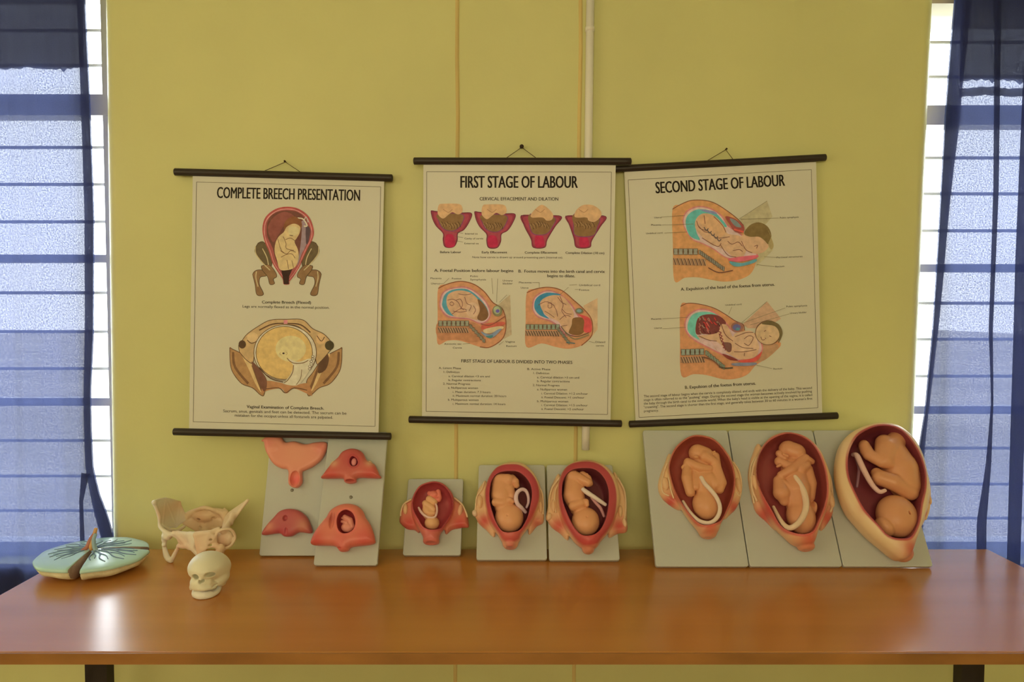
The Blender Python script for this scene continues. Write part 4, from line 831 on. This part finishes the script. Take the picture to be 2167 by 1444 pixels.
# ---- first of the tall boards
b6 = Board(crop(1350, 880, 4.2475), 1388, 1585, 1203, 1.0555, -.0165, 'womb_model', 'womb model with looping pale cord, leftmost of the three tall boards', GRP)
u6 = b6.shell('uterus', [(540,172),(680,208),(790,315),(852,430),(880,560),(870,700),(815,850),(755,960),(725,1040),(680,1062),(580,1062),(540,1010),(450,900),(370,770),(310,640),(275,490),(285,390),(340,275),(440,195)],
    .058, .038, [(540,190),(676,228),(772,328),(834,438),(862,560),(850,700),(794,850),(742,940),(640,985),(560,968),(476,880),(394,760),(334,640),(294,485),(302,392),(354,290),(444,212)], rim_n=.048, inner_w=.024,
    wings=[[(300,340),(240,430),(205,520),(183,620),(200,700),(260,775),(390,845),(420,700)], [(800,340),(872,430),(922,510),(944,610),(932,725),(898,815),(840,880),(770,920),(780,700)]],
    bumps=[(630,1065,20,72,42,20)], dents=[(632,1108,24,50,12,10)], c_in=(140,62,40), c_rim=(172,86,56), c_out=(206,144,86), spots=[(RD,300,765,75,.95),(RD,870,820,75,.9),((176,70,46),630,1040,90,.8)])
b6.blob('ovary', (246,612), 17, (31,62,9), 2, OV, u6); b6.blob('ovary', (906,625), 17, (24,70,8), 3, OV, u6)
b6.tube('fallopian_tube', [(262,430),(232,510),(215,620),(225,690),(275,720)], [18,17,16,16,17], 8, TU, u6); b6.tube('fallopian_tube', [(860,420),(908,500),(930,610),(918,720),(886,690)], [18,17,15,15,16], 8, TU, u6)
b6.tube('fallopian_tube', [(300,400),(275,500),(290,640),(320,740)], [22,22,22,20], 7, (206,156,100), u6)
b6.fetus([('e',612,800,28,118,136,28), ('c',[(540,340,30,84),(600,360,32,80)]), ('c',[(560,460,20,90),(600,620,24,110),(610,720,26,90)]), ('c',[(450,420,36,40),(560,470,46,42),(640,480,46,36)],.002), ('c',[(445,450,32,42),(440,560,38,50),(470,690,36,42)],.0025),
    ('c',[(515,500,36,32),(525,640,40,34),(540,560,40,26)],.002), ('c',[(690,370,34,46),(700,470,42,50),(740,600,42,56),(730,660,38,44)],.0025), ('c',[(600,370,44,56),(690,420,44,40)]), ('c',[(650,560,40,54),(700,620,42,50)]),
    ('e',525,372,52,22,18,6), ('c',[(405,465,34,18),(430,440,38,22)],.0015)] + [('c',[(655+i*8, 335+i*14, 46, 8),(690+i*9, 322+i*16, 44, 8)],.001) for i in range(4)],
    dents=[('c',[(490,480,58,7),(500,660,60,7)]), ('c',[(560,540,60,9),(640,520,62,9)]), ('e',528,385,58,14,9,5)], col=(182,118,66))
b6.tube('umbilical_cord', [(568,555),(600,612),(650,665),(705,735),(735,810),(730,880),(690,940),(630,965),(550,945),(470,875),(405,770)], [50,54,56,56,56,54,50,46,40,34,26], [17,20,20,19,18,18,18,18,18,18,12], (208,158,116), b6.root)
# ---- two middle boards
b5 = Board(crop(1150, 960, 6.279), 1162, 1312, 1190, .9635, -.0165, 'womb_model', 'womb model with a straight pale cord, on the square board right of centre', GRP)
u5 = b5.shell('uterus', [(580,88),(730,118),(860,195),(955,320),(1010,480),(1020,640),(970,800),(920,940),(850,1060),(770,1150),(710,1230),(600,1262),(510,1230),(420,1160),(345,1060),(275,940),(215,780),(188,600),(190,420),(230,280),(310,168),(430,108)],
    .056, .036, [(540,212),(680,232),(790,330),(850,470),(862,620),(845,780),(810,910),(740,1030),(640,1092),(520,1090),(424,1002),(345,860),(288,720),(252,580),(256,400),(306,290),(400,228)], rim_n=.048, inner_w=.012, ndeep=.006, rimw=.022, upn=.66,
    wings=[[(220,270),(130,370),(75,520),(55,700),(30,850),(60,900),(120,980),(220,1050),(340,1130),(330,700)], [(930,240),(1050,410),(1110,600),(1116,850),(1115,1030),(980,1062),(860,1090),(880,700)]],
    bumps=[(595,1270,18,78,66,20)], dents=[(600,1345,20,42,16,10)], c_in=(92,36,32), c_rim=(152,54,46), c_out=(206,142,86), spots=[(RD,200,950,110,.9),(RD,1010,960,120,.95),((172,62,44),600,1200,170,.8),((150,54,44),570,110,150,.5)])
b5.blob('ovary', (134,700), 17, (30,88,9), 0, OV, u5); b5.blob('ovary', (1020,770), 17, (30,80,9), -4, OV, u5); b5.blob('fimbria', (78,840), 14, (34,50,8), -20, (206,146,92), u5); b5.blob('fimbria', (1075,920), 14, (30,60,8), 10, (206,146,92), u5)
b5.tube('fallopian_tube', [(210,330),(120,450),(80,600),(76,740),(66,820)], [22,18,15,14,14], 13, TU, u5); b5.tube('fallopian_tube', [(990,330),(1070,480),(1092,640),(1090,780),(1075,900)], [20,17,15,14,14], 13, TU, u5)
b5.tube('fallopian_tube', [(225,370),(165,470),(150,600),(165,780)], [26,22,20,19], 11, (204,150,94), u5)
b5.fetus([('e',560,905,26,182,190,28,8), ('c',[(400,380,26,120),(400,560,28,140),(470,720,26,120)]), ('c',[(380,300,34,90),(470,330,42,72),(590,390,44,58)]), ('c',[(520,290,36,56),(590,330,40,48),(620,400,42,40)],.002),
    ('c',[(400,700,42,66),(500,660,44,58),(560,640,44,40)]), ('c',[(570,640,48,34),(580,685,46,28)],.002), ('c',[(480,480,34,70),(470,600,38,70)])] + [('c',[(500+26*i, 262+4*i, 44, 15),(520+26*i, 300, 46, 14)],.0008) for i in range(4)],
    dents=[('c',[(330,790,52,16),(450,765,58,16),(520,705,60,15),(620,705,56,14)]), ('e',580,835,58,10,14,8), ('c',[(470,400,58,12),(560,450,58,12)])], col=(186,120,68))
b5.tube('umbilical_cord', [(525,478),(580,520),(650,565),(740,625),(825,682)], [52,54,54,50,44], [28,32,30,27,22], (204,160,124), b5.root); b5.tube('umbilical_cord', [(640,590),(700,660),(760,730),(805,835)], [44,42,38,28], [18,22,22,18], (170,112,92), b5.root)
b4 = Board(crop(990, 960, 6.561), 1008, 1158, 1189, .9635, -.0165, 'womb_model', 'womb model with a ring-shaped cord loop, on the board below the middle chart', GRP)
u4 = b4.shell('uterus', [(620,118),(760,138),(880,228),(965,350),(1000,480),(1000,650),(950,800),(890,930),(820,1040),(750,1130),(710,1210),(590,1250),(480,1210),(420,1120),(335,1000),(272,850),(235,650),(240,480),(290,330),(380,208),(490,142)],
    .054, .034, [(600,262),(700,275),(800,350),(868,460),(886,590),(862,740),(838,850),(790,960),(715,1062),(600,1102),(488,1082),(408,980),(352,840),(312,690),(306,550),(328,400),(395,305),(490,268)], rim_n=.046, inner_w=.012, ndeep=.006, rimw=.022, upn=.66,
    wings=[[(260,380),(190,420),(130,520),(100,690),(80,830),(110,890),(150,960),(250,1050),(380,1140),(360,700)], [(950,360),(1020,470),(1050,600),(1062,800),(1050,950),(960,1000),(840,1110),(850,700)]],
    bumps=[(590,1240,18,108,98,20),(585,1240,34,62,66,9)], c_in=(92,36,30), c_rim=(156,54,48), c_out=(206,144,88), spots=[(RD,230,930,110,.95),(RD,960,960,110,.75),((184,84,56),590,1180,200,.6),((168,64,52),590,1310,70,.7)])
b4.blob('ovary', (166,672), 17, (40,95,9), 0, OV, u4); b4.blob('ovary', (1008,745), 17, (26,84,8), 2, OV, u4); b4.blob('fimbria', (96,832), 14, (34,46,8), 20, (208,152,104), u4)
b4.tube('fallopian_tube', [(225,400),(190,500),(130,590),(112,700),(104,800)], [20,18,16,14,14], 11, TU, u4); b4.tube('fallopian_tube', [(985,450),(1035,560),(1048,700),(1044,840)], [19,17,15,14], 10, TU, u4)
b4.fetus([('e',575,890,26,195,205,28,-6), ('c',[(470,430,26,140),(470,580,28,150),(500,740,26,130)]), ('c',[(440,370,34,90),(560,370,40,86)]), ('c',[(620,330,36,40),(660,390,42,52),(680,450,38,38)],.002), ('c',[(560,500,36,90),(600,600,36,70)]),
    ('c',[(390,680,42,60),(480,690,44,56),(560,660,44,46)]), ('c',[(580,650,48,40),(620,670,46,30)],.002)] + [('c',[(612+16*i, 300+10*i, 42, 12),(622+16*i, 330+10*i, 44, 12)],.0008) for i in range(4)],
    dents=[('c',[(350,770,52,16),(450,752,57,16),(540,712,59,15),(640,712,56,14)]), ('c',[(600,420,58,11),(680,455,56,10)]), ('e',550,850,58,10,12,7), ('c',[(490,400,60,26),(480,520,60,22)])], col=(188,122,70))
b4.tube('umbilical_cord', [(800,815),(740,750),(690,700),(668,620),(690,540),(750,500),(805,520),(838,590),(842,680),(815,750)], [26,40,48,52,54,52,48,42,34,26], [24,28,29,30,28,26,24,22,20,17], (200,150,124), b4.root)
# ---- small single model
b3 = Board(crop(840, 1010, 9.025), 852, 975, 1179, .926, -.0165, 'womb_model', 'smallest single-board womb model, left of centre on the table', GRP)
u3 = b3.shell('uterus', [(690,78),(860,108),(980,200),(1070,330),(1092,480),(1080,620),(1020,790),(935,920),(850,1030),(805,1130),(795,1250),(650,1270),(510,1250),(490,1130),(425,1010),(335,860),(288,700),(270,540),(290,400),(360,250),(470,140)],
    .044, .030, [(690,108),(850,142),(962,245),(1046,400),(1066,560),(1010,720),(930,850),(840,965),(700,1012),(600,1002),(496,940),(412,800),(330,650),(300,480),(362,310),(476,175)], rim_n=.036, inner_w=.026, ndeep=.005,
    wings=[[(300,420),(180,470),(100,540),(62,680),(40,830),(100,920),(200,985),(330,1000),(430,1040),(450,700)], [(1070,420),(1200,480),(1290,580),(1345,700),(1370,850),(1368,950),(1230,960),(1050,995),(920,1070),(900,700)]],
    bumps=[(650,1230,20,140,60,18)], dents=[(650,1268,30,112,34,13)], c_in=(136,48,40), c_rim=(164,66,54), c_out=(178,98,62), h=.0013, spots=[(RD,220,880,170,.95),(RD,1200,880,170,.95),((172,74,58),650,1150,220,.8)])
b3.blob('ovary', (165,610), 15, (48,110,8), 4, (204,140,84), u3); b3.blob('ovary', (1210,630), 15, (50,110,8), -6, (204,132,84), u3)
b3.tube('fallopian_tube', [(270,430),(130,520),(80,650),(72,740)], [18,15,13,12], 17, TU, u3); b3.tube('fallopian_tube', [(1100,400),(1240,520),(1320,680),(1345,760)], [18,15,13,12], 17, TU, u3)
b3.fetus([('e',668,880,20,142,130,18), ('e',620,640,16,140,190,15), ('c',[(540,500,22,60),(640,560,26,50),(700,620,24,50)],.0015), ('c',[(620,420,22,70),(720,480,24,60)],.0015), ('c',[(540,560,22,50),(600,680,26,50),(700,690,24,46)],.0015)],
    h=.001, k=.002, col=(196,132,76), dents=[('c',[(560,470,36,7),(650,560,37,7),(660,620,36,6)])])
b3.fetus([('e',700,350,17,110,90,14), ('c',[(610,420,22,44),(700,450,24,40),(800,430,22,50)],.0015), ('c',[(790,280,20,50),(820,400,22,40)],.0015), ('c',[(620,310,20,44),(730,330,26,40)],.0015)], name='yolk_sac', h=.001, k=.002, col=(190,96,66), dents=[('e',690,390,34,40,10,6)])
b3.tube('umbilical_cord', [(415,585),(450,650),(505,715),(580,762),(670,780),(735,750),(765,660),(760,560),(735,500)], [22,26,30,32,34,33,32,30,26], [20,24,25,24,23,22,21,20,16], (206,146,112), b3.root)
# ---- two boards carrying two early stages each
TT = crop(530, 910, 4.6581)
b1 = Board(TT, 548, 690, 1178, 1.053, -.0165, 'womb_model', 'taller pale board with two early womb models, behind left of its neighbour', GRP)
b2 = Board(TT, 663, 798, 1200, 1.053, -.031, 'womb_model', 'front pale board with ring-shaped and oval-chambered early womb models', GRP)
u1 = b1.shell('uterus', [(200,20),(300,70),(345,122),(430,112),(540,140),(640,122),(742,122),(752,180),(705,285),(622,358),(540,398),(508,420),(508,520),(470,566),(435,572),(400,560),(372,520),(370,400),(300,380),(220,330),(150,210),(130,120),(105,110),(140,75)],
    .022, .016, dents=[(436,482,20,46,76,10)], bumps=[(240,180,14,66,46,10),(660,185,14,66,50,10)], c_out=(190,112,74), h=.0012, spots=[((190,72,58),436,490,62,.85),((194,120,76),440,240,120,.5),((190,92,66),160,130,60,.5),((188,88,66),700,180,60,.5)])
u1b = b1.shell('uterus', [(380,778),(480,798),(560,868),(602,970),(595,1022),(480,1012),(405,1050),(330,1052),(280,1022),(115,1038),(150,950),(230,860),(290,800)], .026, .020, dents=[(340,870,26,22,26,8),(345,1010,28,16,50,6)],
    c_out=(154,68,52), h=.0012, spots=[((152,52,48),330,1000,70,.8),((168,104,62),520,940,60,.6),((184,110,68),190,950,45,.6),((150,60,52),360,830,60,.5)])
b1.studs([(410,596)])
u2 = b2.shell('uterus', [(1000,188),(1100,228),(1150,300),(1222,340),(1268,435),(1272,472),(1060,468),(1040,510),(980,525),(925,510),(900,474),(705,474),(712,445),(800,330),(862,272),(910,213)], .030, .020, [(1010,262),(1045,285),(1058,320),(1045,350),(1012,360),(985,340),(978,305),(988,278)],
    rim_n=.028, inner_w=.006, ndeep=.012, c_in=(120,34,34), c_rim=(158,62,46), c_out=(172,82,56), h=.0011, bumps=[(1000,290,16,128,108,14)], dents=[(985,502,20,46,12,8)], spots=[((152,52,42),1000,290,120,.85),(RD,800,450,80,.8),(RD,1180,445,80,.8),((206,144,88),1180,330,40,.6),((206,144,88),830,340,40,.5)])
b2.blob('ovary', (812,352), 14, (30,52,7), -20, (206,148,92), u2); b2.blob('ovary', (1182,345), 14, (26,46,7), 24, (206,148,92), u2)
b2.blob('embryo', (1020,318), 22, (28,40,5), 0, (196,108,84), b2.root)
u2b = b2.shell('uterus', [(960,733),(1060,758),(1112,840),(1180,930),(1222,1060),(1205,1122),(1000,1150),(955,1190),(880,1195),(822,1142),(618,1132),(595,1090),(650,980),(738,875),(790,792),(870,745)], .036, .024,
    [(950,795),(1010,830),(1036,905),(1015,985),(950,1022),(890,1010),(860,950),(862,870),(895,815)], rim_n=.030, inner_w=.010, ndeep=.008, c_in=(126,40,34), c_rim=(190,92,64), c_out=(184,95,62), h=.0012, bumps=[(940,900,18,190,168,15)], dents=[(880,1168,24,34,14,8),(800,880,38,26,95,9)],
    spots=[(RD,660,1090,80,.9),((178,66,48),1130,1080,110,.8),((180,72,56),900,1110,100,.6),((150,62,44),805,880,50,.7)])
b2.blob('ovary', (698,985), 15, (30,66,8), -18, (206,144,90), u2b); b2.blob('ovary', (1132,985), 15, (26,68,8), 8, (206,144,90), u2b)
b2.tube('fallopian_tube', [(740,880),(670,970),(625,1060)], [16,14,12], 10, (206,132,86), u2b); b2.tube('fallopian_tube', [(1110,860),(1170,950),(1205,1060)], [16,14,12], 10, (206,132,86), u2b)
b2.fetus([('e',955,960,18,60,48,9), ('c',[(930,860,18,24),(985,890,20,26),(1000,950,18,28)],.0012), ('c',[(905,905,18,16),(950,920,22,18),(925,950,21,14)],.0008), ('c',[(905,870,18,12),(950,885,20,14)],.0008)], name='embryo', h=.0009, k=.0015, col=(198,112,78))
b2.studs([(990,665)])
# ------------------------------------------------------------------ free-standing pieces: sculpted in the upright plane they stand in
bone_m = paint_mat('ivory_plastic_bone', .42, .45)
class Stand:
    """u right, v up, n towards the room; photo crop points are read on the upright plane y = Y"""
    def __init__(s, T, Y): s.T = T; s.Y = Y; s.n = np.array([0, -1., 0])
    def pt(s, x, y, n=0.0):
        X = at_y(*s.T([(x, y)])[0], s.Y - n / 1000); return np.array([X[0], X[2], n / 1000])
    def px(s): return abs(s.pt(100, 500)[0] - s.pt(0, 500)[0]) / 100
    def build(s, name, prims, parent, col, dents=(), h=.0014, k=.004, m=None, spots=(), zmin=None, relax=1):
        """('e', x,y,n, rx,ry,rn[,turn]) ('c', [(x,y,n,r)..][,k]) ('t', a, b, c, half-thickness mm) ; px, n in mm"""
        kp = s.px(); E = []; lo = np.full(3, 99.); hi = np.full(3, -99.)
        for p in prims:
            if p[0] == 'e':
                c = s.pt(*p[1:4]); r = np.array([p[4]*kp, p[5]*kp, p[6]/1000]); q = max(r); lo = np.minimum(lo, c - q); hi = np.maximum(hi, c + q); E.append(('e', c, r, -p[7] if len(p) > 7 else 0))
            elif p[0] == 'c':
                Q = np.array([s.pt(*q[:3]) for q in p[1]]); r = np.array([q[3]*kp for q in p[1]])
                if len(Q) > 2: W = spline(np.concatenate([Q, r[:, None]], 1), 4); Q, r = W[:, :3], W[:, 3]
                lo = np.minimum(lo, (Q - r[:, None]).min(0)); hi = np.maximum(hi, (Q + r[:, None]).max(0)); E.append(('c', Q, r, p[2] if len(p) > 2 else k))
            else:
                Q = np.array([s.pt(*q) for q in p[1:4]]); lo = np.minimum(lo, Q.min(0) - p[4]/1000); hi = np.maximum(hi, Q.max(0) + p[4]/1000); E.append(('t', Q, p[4]/1000))
        G = Grid(lo, hi, h); f = None
        for e in E:
            d = d_ell(G.P, e[1], e[2], e[3]) if e[0] == 'e' else d_chain(G.P, e[1], e[2]) if e[0] == 'c' else d_tri(G.P, *e[1], e[2])
            f = d if f is None else smin(f, d, e[3] if e[0] == 'c' else k)
        for b in dents:
            g = d_ell(G.P, s.pt(*b[1:4]), (b[4]*kp, b[5]*kp, b[6]/1000), -b[7] if len(b) > 7 else 0) if b[0] == 'e' else d_chain(G.P, [s.pt(*q[:3]) for q in b[1]], [q[3]*kp for q in b[1]])
            f = smax(f, -g, .0018)
        if zmin is not None: f = np.maximum(f, zmin - G.P[..., 1])
        V, Q = surface(G, f, relax); cc = np.tile(C(*col), (len(V), 1))
        for sp_ in spots:
            o = s.pt(sp_[1], sp_[2]); w = np.exp(-(((V[:, :2] - o[:2])**2).sum(1)) / (sp_[3]*kp)**2)[:, None] * sp_[4]; cc = cc*(1-w) + np.array(C(*sp_[0]))*w
        X = np.stack([V[:, 0], s.Y - V[:, 2], V[:, 1]], 1)
        return link(name, X, Q, m or bone_m, parent, None, True, cc)
TP = crop(300, 1030, 5.5542)
BONE, TANB = (206, 176, 122), (190, 136, 84)
# ---- pelvis
SP = Stand(TP, at_z(362, 1189, TZ)[1])
pe = thing('pelvis_model', tuple(at_z(362, 1189, TZ)), 'cream plastic pelvis bone model standing behind the small skull', 'anatomical model')
q = lambda x, y, n: (x, y, n)
lw_ = [('c',[(145,190,20,26),(152,215,18,20),(185,290,14,15),(205,350,12,19),(205,420,12,15),(215,470,14,22),(260,520,16,24),(330,565,20,34)]),
       ('c',[(145,185,20,22),(190,155,0,12),(270,140,-30,10),(350,152,-60,10),(440,185,-85,13)]),
       ('t',q(150,195,16),q(270,150,-32),q(235,480,4),2.6), ('t',q(270,150,-32),q(440,190,-85),q(400,470,-60),2.6), ('t',q(270,150,-32),q(400,470,-60),q(235,480,4),2.6), ('t',q(440,190,-85),q(520,380,-90),q(400,470,-60),3.2), ('c',[(240,470,6,26),(320,510,-15,24),(420,520,-45,22),(500,470,-75,18)]),
       ('e',300,580,12,60,50,14), ('c',[(268,640,8,26),(262,700,8,22),(275,790,8,22),(305,850,8,28),(345,870,8,26)]), ('c',[(345,872,8,24),(380,810,14,24),(425,720,22,20),(445,660,24,17),(420,600,24,20),(370,560,22,28)]),
       ('c',[(280,560,12,36),(262,620,10,30)]), ('e',262,690,12,22,18,6), ('t',q(270,700,6),q(330,860,6),q(275,820,6),3), ('c',[(375,545,24,24),(450,560,30,24),(560,570,38,26)]), ('c',[(430,700,24,20),(490,705,34,26),(560,690,40,36)]),
       ('t',q(420,545,28),q(570,560,40),q(560,720,40),5), ('t',q(420,545,28),q(560,720,40),q(450,640,28),5), ('t',q(560,560,40),q(640,560,44),q(600,720,44),6), ('t',q(600,720,44),q(560,700,42),q(650,790,44),5)]
SP.build('hip_bone', lw_, pe, BONE, spots=[(TANB,300,300,110,.75),(TANB,420,400,90,.7),((190,140,92),540,650,150,.85)], zmin=TZ + .0005)
rw_ = [('c',[(1245,165,-60,16),(1200,220,-62,17),(1130,300,-52,17),(1080,350,-40,20),(1030,420,-24,26),(1000,470,0,34),(960,520,14,40)]),
       ('t',q(1240,165,-62),q(1000,330,-100),q(1040,450,-36),3), ('t',q(1000,330,-100),q(960,480,-40),q(1040,450,-36),4), ('c',[(1070,330,-46,30),(1040,430,-24,36)]),
       ('c',[(870,600,36,16),(890,540,36,16),(960,505,32,16),(1040,505,22,18),(1088,560,14,16),(1092,620,12,16),(1050,690,20,16),(980,730,30,18),(910,730,38,20),(872,670,38,18),(870,600,36,16)]),
       ('e',980,610,8,100,95,12), ('c',[(930,720,36,46),(910,800,34,50),(900,860,34,42),(890,950,34,34)]), ('c',[(900,500,30,26),(800,540,40,26),(700,555,44,30),(640,570,44,34)]), ('c',[(880,700,40,28),(800,700,44,22),(720,740,46,34)]),
       ('t',q(640,560,44),q(790,550,42),q(690,790,46),6), ('t',q(790,550,42),q(850,600,40),q(760,690,46),5), ('c',[(640,570,44,30),(690,780,46,36)]), ('c',[(780,600,42,26),(840,650,40,22)])]
SP.build('hip_bone', rw_, pe, (192, 156, 104), dents=[('e',985,612,40,72,70,24),('e',818,622,42,17,12,20),('e',808,688,44,18,12,20),('e',800,752,44,40,26,30)], spots=[((190,140,92),700,650,120,.7),(TANB,980,600,70,.5)], zmin=TZ + .0005)
sa_ = [('e',740,330,-100,150,90,22), ('c',[(640,275,-86,22),(740,250,-80,26),(850,275,-86,22)]), ('t',q(520,330,-96),q(700,270,-92),q(700,480,-108),6), ('t',q(990,300,-96),q(800,270,-92),q(800,480,-108),6), ('c',[(500,400,-92,34),(560,320,-92,34),(640,280,-90,26)]), ('c',[(990,400,-92,36),(940,310,-92,36),(850,280,-90,26)]),
       ('c',[(740,400,-108,90),(745,480,-104,70),(750,560,-92,40),(750,600,-80,20)]), ('t',q(500,420,-92),q(680,520,-106),q(700,360,-104),6), ('t',q(1000,420,-92),q(820,520,-106),q(800,360,-104),6), ('c',[(975,260,-100,14),(990,300,-96,20)])]
SP.build('sacrum', sa_, pe, (186, 152, 96), dents=[('e',672,384,-84,22,16,16),('e',836,382,-84,28,18,16),('e',670,488,-84,26,14,16),('e',820,490,-84,24,13,16),('e',725,446,-82,16,12,12)], spots=[(TANB,520,450,120,.6),((176,130,80),740,460,80,.5)])
SP.build('pubic_disc', [('c',[(640,560,47,12),(690,790,50,12)])], pe, (178, 146, 104), h=.001)
# ---- small skull in front of it
SK_Y = at_z(426, 1267, TZ)[1] + .03
SS = Stand(TP, SK_Y)
sk = thing('skull_model', (at_z(426, 1267, TZ)[0], SK_Y, TZ), 'small cream fetal skull model on the table in front of the pelvis', 'anatomical model')
SS.build('cranium', [('e',780,930,-10,215,150,52), ('e',760,900,-4,170,125,40), ('e',890,960,-22,140,135,42), ('e',705,1120,18,125,100,24), ('c',[(590,1020,22,26),(680,1020,34,28),(790,1020,30,28),(860,1030,14,26)]),
    ('c',[(700,1060,36,22),(690,1100,40,22)]), ('c',[(800,1130,26,28),(860,1145,14,22),(920,1150,-4,22),(960,1130,-20,26)]), ('c',[(600,1120,24,20),(578,1180,16,18),(590,1230,10,18)]), ('c',[(610,1185,30,26),(700,1205,38,26),(800,1190,28,26),(850,1180,16,22)]), ('e',930,1060,-18,90,90,28), ('c',[(940,1150,-16,30),(925,1185,-10,22)])],
    sk, (200, 174, 118), dents=[('e',616,1078,44,42,36,40,-14),('e',765,1074,48,52,36,44,8),('e',662,1142,50,22,26,30),('e',690,1140,50,13,20,30),('c',[(620,1226,40,7),(720,1234,44,8),(800,1222,36,7),(870,1196,24,8)]),('c',[(910,960,38,16),(893,1040,34,30),(885,1115,26,30)]),('e',855,1178,24,26,12,14),('e',930,1190,10,20,12,14),('c',[(700,800,50,2.5),(690,900,44,2.5),(690,1000,42,2)])],
    h=.0011, k=.005, zmin=TZ + .012, spots=[((176,146,92),885,1050,50,.5)])
SS.build('mandible', [('c',[(610,1225,18,18),(625,1270,26,34),(700,1292,34,38),(800,1280,26,36),(880,1240,8,30),(915,1190,-10,24)]), ('c',[(640,1250,28,20),(720,1262,34,22),(800,1250,26,20)])], sk, (206, 182, 124), h=.0011, zmin=TZ + .0005)
SS.build('skull_base', [('e',800,1240,-20,130,70,36)], sk, (184, 156, 104), h=.0014, zmin=TZ + .0005)
# ---- placenta model
pc = at_z(198, 1203, TZ); PR = .122
pl = thing('placenta_model', tuple(pc), 'turquoise and cream placenta model, a round disc in two pieces with a cord stub', 'anatomical model')
def wedge(name, a0, a1, lift, tilt, shift, seed):
    """a slice of the disc from angle a0 to a1 (degrees, 0 = right, 90 = towards the wall); turquoise top, cream underside"""
    na, prof = 56, [(.0, .004), (.45, .0012), (.74, .005), (.90, .014), (.965, .024), (.955, .0285), (1.0, .0305), (1.0, .035), (.97, .038), (.80, .0410), (.50, .0445), (.25, .0465), (.0, .0475)]
    ang = np.linspace(R(a0), R(a1), na + 1); m = len(prof); V = []; rnd2 = random.Random(seed)
    ph = [rnd2.random() * 6 for _ in range(3)]
    for a in ang:
        for r, z in prof:
            rr = PR * r * (1 + .012 * math.sin(5 * a + ph[0]) + .008 * math.sin(11 * a + ph[1]))
            zz = z + (.0016 * math.sin(9 * a + ph[2]) * math.sin(r * 9) if z < .02 else 0)
            x, y = rr * math.cos(a), rr * math.sin(a); V.append((x, y, zz))
    V = np.array(V); F = [(i*m+k, (i+1)*m+k, (i+1)*m+k+1, i*m+k+1) for i in range(na) for k in range(m-1)]
    mi = [1 if k >= 5 else 0 for i in range(na) for k in range(m-1)]
    F += [tuple(range(m)), tuple(na*m + k for k in range(m))[::-1]]; mi += [2, 2]
    mid = R((a0 + a1) / 2); d = np.array([math.cos(mid), math.sin(mid), 0])
    V[:, 2] += lift + tilt * (V @ d); dz = -min(0, V[:, 2].min() - .0005); V[:, 2] += dz; V = V + d * shift + pc
    return link(name, V, F, [cream_m, turq_m, cut_m], pl, mi, True), (lift + dz, tilt, d, shift)
cream_m = mat('cream_cotyledons', C(206, 172, 112), .5, .4, noise=(38, .16), bump=(55, .5, .004)); turq_m = mat('turquoise_gloss_paint', C(152, 168, 148), .24, .55, noise=(8, .06)); cut_m = mat('brown_cut_face', C(132, 106, 74), .5, .4, noise=(40, .3))
w1, t1 = wedge('placenta_large_piece', 20, 276, .0, .0, .003, 2); w2, t2 = wedge('placenta_quarter_piece', -75, 13, -.006, -.03, .008, 5)
vein_m = mat('slate_vein_paint', C(92, 104, 98), .4, .4)
def vein(parent, t, pts, r):
    Q = []
    for a, rad in pts:
        x, y = PR*rad*math.cos(R(a)), PR*rad*math.sin(R(a)); z = np.interp(rad, [0, .25, .5, .8, .97], [.0475, .0465, .0445, .0410, .038])
        lift, tilt, d, shift = t; v = np.array([x, y, z]); v[2] += lift + tilt * (v @ d) + .0004; Q.append(v + d*shift + pc)
    Q = spline(Q, 4); MB().tube(Q, np.linspace(r, r*.45, len(Q)), 6, 0, True).build('vein', vein_m, parent, True)
for a, L_, w_ in ((150, .85, .0022), (172, .8, .0024), (192, .78, .002), (210, .72, .0022), (128, .8, .002), (232, .7, .002), (104, .7, .0018), (78, .72, .002), (55, .8, .0022), (36, .7, .0018)):
    vein(w1, t1, [(a - 14, .10), (a + 4, L_*.4), (a - 5, L_*.7), (a + 3, L_)], w_)
    vein(w1, t1, [(a + 4, L_*.4), (a + 12, L_*.62), (a + 9, L_*.86)], w_ * .7)
for a, L_ in ((-70, .6), (-50, .75), (-28, .85), (-10, .88), (4, .8)):
    vein(w2, t2, [(a - 8, .16), (a + 4, L_*.45), (a - 3, L_*.75), (a + 2, L_)], .0026); vein(w2, t2, [(a + 4, L_*.45), (a + 11, L_*.68), (a + 8, L_*.9)], .0017)
ct = at_y(200, 1121, pc[1]); c0 = pc + (.0, -.004, .044)
vm = {n: mat(n, C(*c), .35, .45) for n, c in (('ochre_vessel', (176, 122, 60)), ('red_vessel', (150, 84, 54)), ('blue_grey_vessel', (120, 132, 112)))}
for k, (n, dx) in enumerate((('blue_grey_vessel', .004), ('red_vessel', -.005), ('ochre_vessel', 0))):
    P = spline([c0 + (dx*4.4, -.012 + .008*k, 0), c0 + (dx*2, -.004, .010), c0 + (dx, .002*k, .026), ct + (dx*.5, .003*k, -.012 if k < 2 else 0)], 6)
    MB().tube(P, np.linspace(.0055, .0042, len(P)), 10, 0, True, .6).build('cord_stub', vm[n], pl, True)
